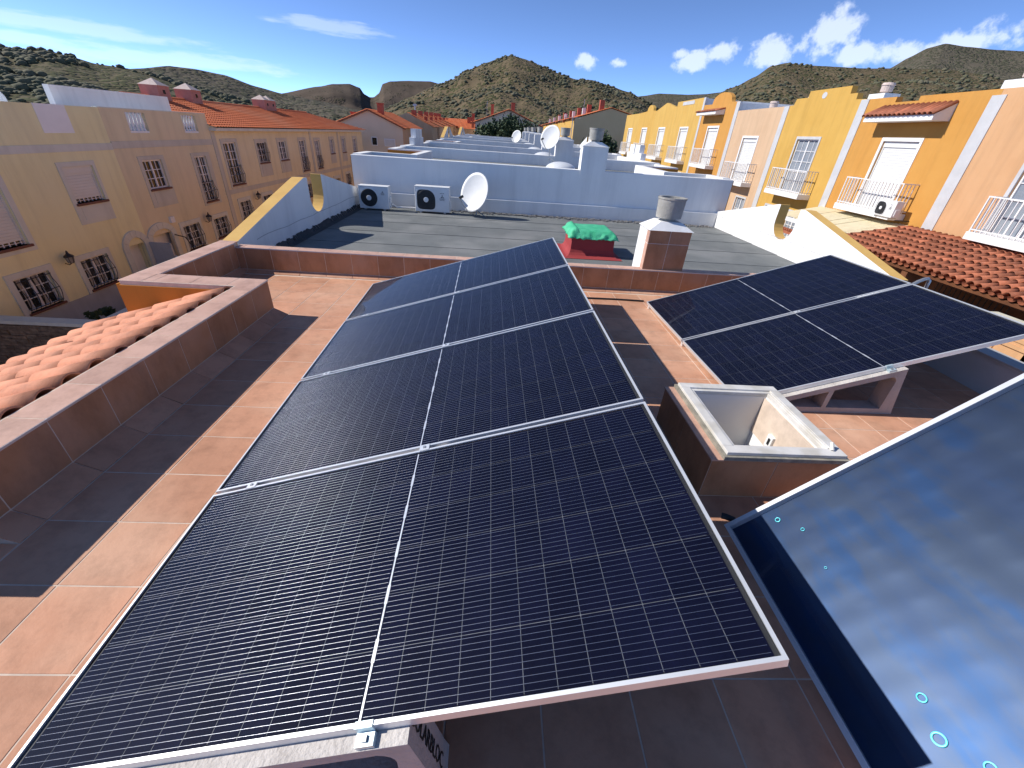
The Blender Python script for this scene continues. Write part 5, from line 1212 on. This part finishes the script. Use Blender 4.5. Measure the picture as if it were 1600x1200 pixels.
for yy in (8.1, 12.0, 15.2):
    MB().box(12.15, 12.40, yy - .13, yy + .13, -3.35, -1.32).build('post', 'orange_wall', po); MB().py([(12.10, -1.32), (12.45, -1.32), (12.62, -.95), (12.10, -.98)], yy - .1, yy + .1).build('bracket', 'wood_porch', po)
MB().box(12.13, 12.33, PY0, PY1, -.985, -.90).build('beam', 'wood_porch', po)
MB().box(12.15, 12.35, 6.2, 9.35, -3.35, -1.35).build('side_wall', 'salmon_wall', po); MB().box(12.10, 12.40, 6.2, 9.42, -1.349, -1.22).build('wall_coping', 'grey_trim', po)
for e, dd in ((.0, .02), (.16, .035)):
    for (a, b, c2, d2) in ((7.2 + e, 9.1 - e, -1.62 - e, -1.54 - e), (7.2 + e, 7.28 + e, -3.0, -1.62 - e), (9.02 - e, 9.1 - e, -3.0, -1.62 - e)): MB().box(12.15 - dd, 12.149, a, b, c2, d2).build('relief_frame', 'salmon_wall', po)
MB().box(12.16, 12.34, 9.42, 11.86, -3.35, -2.15).build('low_wall', 'orange_wall', po)
mb = MB()
for k in range(15): mb.tube([(14.6, 10.9 + k * .16, -3.2), (14.6, 10.9 + k * .16, -1.2)], .014, 5)
for z in (-3.1, -2.2, -1.3): mb.tube([(14.6, 10.8, z), (14.6, 13.3, z)], .016, 5)
mb.build('iron_grille', 'iron', po)
MB().box(14.7, 14.99, 7.2, 15.4, -3.34, -.55).build('rear_wall', 'wood_porch', po)
cs_ = thing('sheet_roof', 'cream ribbed sheet roof below the balcony of the deep orange house', 'canopy', (14.2, 17.6, -3.35))
mb = MB(); n = 60
for i in range(n):
    ya, yb = 15.62 + 4.9 * i / n, 15.62 + 4.9 * (i + 1) / n; za, zb = (.02 if i % 2 else 0), (.0 if i % 2 else .02)
    mb.face([(14.97, ya, -.22 + za), (14.97, yb, -.22 + zb), (13.05, yb, -.62 + zb), (13.05, ya, -.62 + za)])
o = mb.build('ribbed_sheet', 'cream_sheet', cs_); md = o.modifiers.new('thick', 'SOLIDIFY'); md.thickness = .02
MB().box(13.0, 13.06, 15.62, 20.52, -.80, -.645).build('fascia', 'white_clean', cs_)
for yy in (15.75, 18.1, 20.4): MB().box(13.05, 13.13, yy - .04, yy + .04, -3.35, -.81).build('post', 'white_clean', cs_)
mb = MB()
for k in range(30): mb.lathe([(.05, -1.15), (.075, -1.12), (.075, -1.05)], (12.9, 15.7 + k * .155, 0), 8)
for yy in (15.75, 18.1, 20.4): mb.box(12.86, 12.94, yy - .04, yy + .04, -3.35, -1.15)
mb.box(12.82, 12.98, 15.6, 20.4, -1.26, -1.15); mb.build('tile_edging', 'red_clay', cs_)

# ------------------------------------------------------------------ houses beyond the row
def gable_house(label, xl, xr, yf, yb, zw, zp, m, roofm='orange_clay', chim=(), group='gabled houses beyond the row', sidem=None, wins=()):
    xm = (xl + xr) / 2; T = thing('gabled_house', label, 'house', (xm, (yf + yb) / 2, GZ), group)
    mb = MB(); mb.py([(xl, GZ), (xr, GZ), (xr, zw), (xm, zp), (xl, zw)], yf, yb); mb.mi = [0, 0] + [1 if k == 1 else 0 for k in range(5)]; mb.build('wall', [m, sidem or m], T)
    for a, b in ((xl - .35, xm), (xr + .35, xm)):
        zl = zw - (.35) * (zp - zw) / (xm - xl) + .06; o = clay_slope(T, (a, yf - .3, zl), (a, yb, zl), (b, yf - .3, zp + .06), (b, yb, zp + .06), roofm, wave=.3, amp=.05); tag(o, kind='stuff')
        mb = MB(); mb.prism([(0, -.14), (1, -.14), (1, -.01), (0, -.01)], lambda q, z, t: (a + (b - a) * q, yf + (.02 if t else -.28), zl + (zp + .06 - zl) * q + z)); mb.build('verge', 'red_clay', T)
    for x, y, z0_, z1_, w_ in chim:
        c_ = MB().box(x - w_, x + w_, y - w_, y + w_, z0_, z1_).build('chimney', 'red_chimney', T); MB().box(x - w_ - .06, x + w_ + .06, y - w_ - .06, y + w_ + .06, z1_ + .001, z1_ + .1).build('chimney_cap', 'red_chimney', c_)
    for (a, b, c2, d2, mm) in wins:
        w_ = MB().box(a, b, yf - .04, yf - .001, c2, d2).build('window', 'white_clean', T); MB().box(a + .08, b - .08, yf - .05, yf - .041, c2 + .08, d2 - .08).build('pane', mm, w_)
    return T
gable_house('beige gabled house with a tiny window behind the end of the cream range', -18.1, -10.9, 54, 66, 1.62, 3.05, 'taupe_wall', sidem='peach_wall', chim=((-13.6, 56, 2.4, 3.7, .30), (-16.9, 57, 2.0, 2.7, .3)), wins=((-14.4, -13.75, -.3, .55, 'dark_window'), (-13.0, -11.8, -.3, .45, 'shutter_shade')))
tA = thing('stepped_terrace', 'terrace of houses with stepped red roofs and many chimneys behind the beige gable', 'houses', (-9, 80, GZ))
for k in range(6):
    y = 68 + k * 5.5; z = 2.5 + .10 * k; MB().box(-17, -9.6 + .25 * k, y, y + 5.4, GZ, z - .6).build('wall', 'peach_wall', tA); o = clay_slope(tA, (-9.3 + .25 * k, y, z - .6), (-9.3 + .25 * k, y + 5.4, z - .6), (-13, y, z + .9), (-13, y + 5.4, z + .9), 'orange_clay'); tag(o, kind='stuff')
    MB().py([(-9.6 + .25 * k, z - .6), (-13, z + .85), (-17, z - .6)], y, y + .2).build('gable_end', 'peach_wall', tA)
    MB().box(-12.6, -12.0, y + 1.2, y + 1.9, z + .3, z + 1.25).build('chimney', 'red_chimney', tA); MB().box(-11.2, -10.8, y + 3.4, y + 3.9, z - .1, z + .6).build('chimney', 'red_chimney', tA)
gable_house('pale gabled house with red chimneys behind the round dark tree', -4.2, 6.3, 78, 92, 3.05, 4.95, 'taupe_wall', sidem='peach_wall', chim=((-1.6, 80, 3.6, 5.5, .22), (1.7, 80, 4.4, 5.9, .30), (-4.9, 84, 2.2, 4.2, .22)))
tB = thing('stepped_terrace', 'low salmon terrace with red roofs left of the pale gabled house', 'houses', (-8, 96, GZ))
for k in range(3):
    y = 92 + k * 6; x1 = -4.6; MB().box(-12, x1, y, y + 5.9, GZ, 2.0 + .25 * k).build('wall', 'peach_wall', tB); o = clay_slope(tB, (-12.2, y - .2, 2.0 + .25 * k), (x1 + .2, y - .2, 2.0 + .25 * k), (-12.2, y + 3, 3.3 + .25 * k), (x1 + .2, y + 3, 3.3 + .25 * k), 'orange_clay'); tag(o, kind='stuff')
    MB().box(-6.6, -6.0, y + 2, y + 2.6, 2.2, 3.9 + .2 * k).build('chimney', 'red_chimney', tB)
# yellow terrace with stepped clay verges
yt = thing('stepped_terrace', 'yellow terrace with stepped clay roof edge and a large brown gable wall', 'houses', (15, 84, GZ))
MB().py([(11.2, GZ), (20.2, GZ), (20.2, 5.25), (16.6, 6.0), (11.2, 4.35)], 76, 76.3).build('gable_wall', 'brown_shade_wall', yt)
o = clay_slope(yt, (10.9, 75.8, 4.42), (10.9, 77.5, 4.42), (16.6, 75.8, 6.1), (16.6, 77.5, 6.1), 'orange_clay'); tag(o, kind='stuff')
o = clay_slope(yt, (20.5, 75.8, 5.28), (20.5, 130, 5.28), (16.6, 75.8, 6.1), (16.6, 130, 6.1), 'orange_clay'); tag(o, kind='stuff')
for k in range(6):
    y = 76.31 + k * 11; z = 4.35 - .04 * k; MB().box(11.2, 16.4, y, y + 10.98, GZ, z).build('wall', 'gold_wall', yt)
    o = clay_slope(yt, (10.8, y, z + .06), (10.8, y + 10.9, z + .06), (16.6, y, z + 1.75), (16.6, y + 10.9, z + 1.75), 'orange_clay'); tag(o, kind='stuff')
    MB().box(10.78, 11.1, y - .3, y + .1, z - .3, z + .1).build('verge_end', 'red_clay', yt)
    c_ = MB().box(15.0, 15.7, y + .4, y + 1.1, z + 1.0, z + 2.7).build('chimney', 'red_chimney', yt); MB().box(13.0, 13.5, y + 4, y + 4.5, z + .5, z + 1.7).build('chimney', 'white_clean', yt)
lp = thing('lamp_post', 'tall thin street lamp post standing beyond the white roofs', 'lamp post', (-12.2, 70, GZ))
MB().tube([(-12.2, 70, GZ), (-12.2, 70, 4.25)], .09, 8).build('pole', 'galvanised', lp); MB().box(-12.45, -11.95, 69.8, 70.2, 4.25, 4.5).build('lamp_head', 'galvanised', lp)

# ------------------------------------------------------------------ trees
def tree(label, c, rx, ry, rz, trunk, n, leaf, name='round_tree', cat='tree', seed=1, group=None):
    rs = random.Random(seed); T = thing(name, label, cat, (c[0], c[1], GZ), group); cz = c[2]
    mb = MB()
    if trunk:
        mb.lathe([(.32, GZ), (.24, cz - rz * .4), (.12, cz)], (c[0], c[1], 0), 10)
        for k in range(7): a = 2 * math.pi * k / 7; mb.tube([(c[0], c[1], cz - rz * .5), (c[0] + rx * .35 * math.cos(a), c[1] + ry * .35 * math.sin(a), cz - rz * .05), (c[0] + rx * .7 * math.cos(a), c[1] + ry * .7 * math.sin(a), cz + rz * .25)], .09, 6)
        mb.build('trunk', 'bark', T)
    V = []; Fc = []; cl = []
    for _ in range(int(n / 45)):
        d_ = Vector((rs.gauss(0, 1), rs.gauss(0, 1), rs.gauss(0, 1))).normalized(); q = .55 + .45 * rs.random()
        cl.append((d_ * q, .14 + .16 * rs.random()))
    for p, r in cl:
        for _ in range(45):
            d_ = Vector((rs.gauss(0, 1), rs.gauss(0, 1), rs.gauss(0, 1))).normalized() * r * (.5 + .5 * rs.random()); q = p + d_
            o = Vector((c[0] + q.x * rx, c[1] + q.y * ry, cz + q.z * rz)); a = Vector((rs.gauss(0, 1), rs.gauss(0, 1), rs.gauss(0, 1))).normalized(); b = a.orthogonal().normalized(); s_ = leaf * (.6 + .8 * rs.random()); i = len(V)
            V += [o - a * s_, o + b * s_ * .55, o + a * s_, o - b * s_ * .55]; Fc.append((i, i + 1, i + 2, i + 3))
    me = bpy.data.meshes.new('crown'); me.from_pydata([tuple(v) for v in V], [], Fc); me.materials.append(MAT['leaf_dark']); me.materials.append(MAT['leaf_mid'])
    me.polygons.foreach_set('material_index', [1 if (k // 45) % 4 == 0 else 0 for k in range(len(Fc))]); link('crown', me, T)
    return T
tree('round dark green tree in front of the pale gabled house', (.95, 60, .9), 4.1, 3.4, 2.55, True, 14000, .17, seed=3)
tree('dark hedge tree below the brown gable wall, left of the golden houses', (13.6, 66, .4), 2.6, 2.0, 2.3, True, 7000, .17, seed=8)
tree('bushy dark tree beside the round one, partly behind the chimneys', (5.0, 62, .3), 2.0, 2.0, 1.9, True, 5000, .17, seed=12)
tree('small potted shrub on the garden wall below the pale yellow house', (-11.9, 12.2, -3.75), .42, .3, .35, False, 900, .05, 'garden_shrub', 'shrub', 5)

for i, (x, y, z, h) in enumerate(((13.4, 82, 5.2, 2.2), (-2.6, 84, 3.6, 2.6), (4.2, 29.2, 1.0, 1.9))):
    a = thing('tv_aerial', ('thin television aerial on the yellow terrace roof', 'thin television aerial on the pale gabled house', 'thin television aerial on a white flat roof in the row')[i], 'aerial', (x, y, z), 'television aerials')
    MB().tube([(x, y, z), (x, y, z + h)], .022, 6).build('mast', 'galvanised', a); MB().tube([(x - .5, y, z + h - .1), (x + .5, y, z + h - .05)], .012, 5).build('boom', 'galvanised', a)
    for k in range(5): MB().tube([(x - .4 + .2 * k, y - .28, z + h - .08), (x - .4 + .2 * k, y + .28, z + h - .08)], .008, 4).build('element', 'galvanised', a)
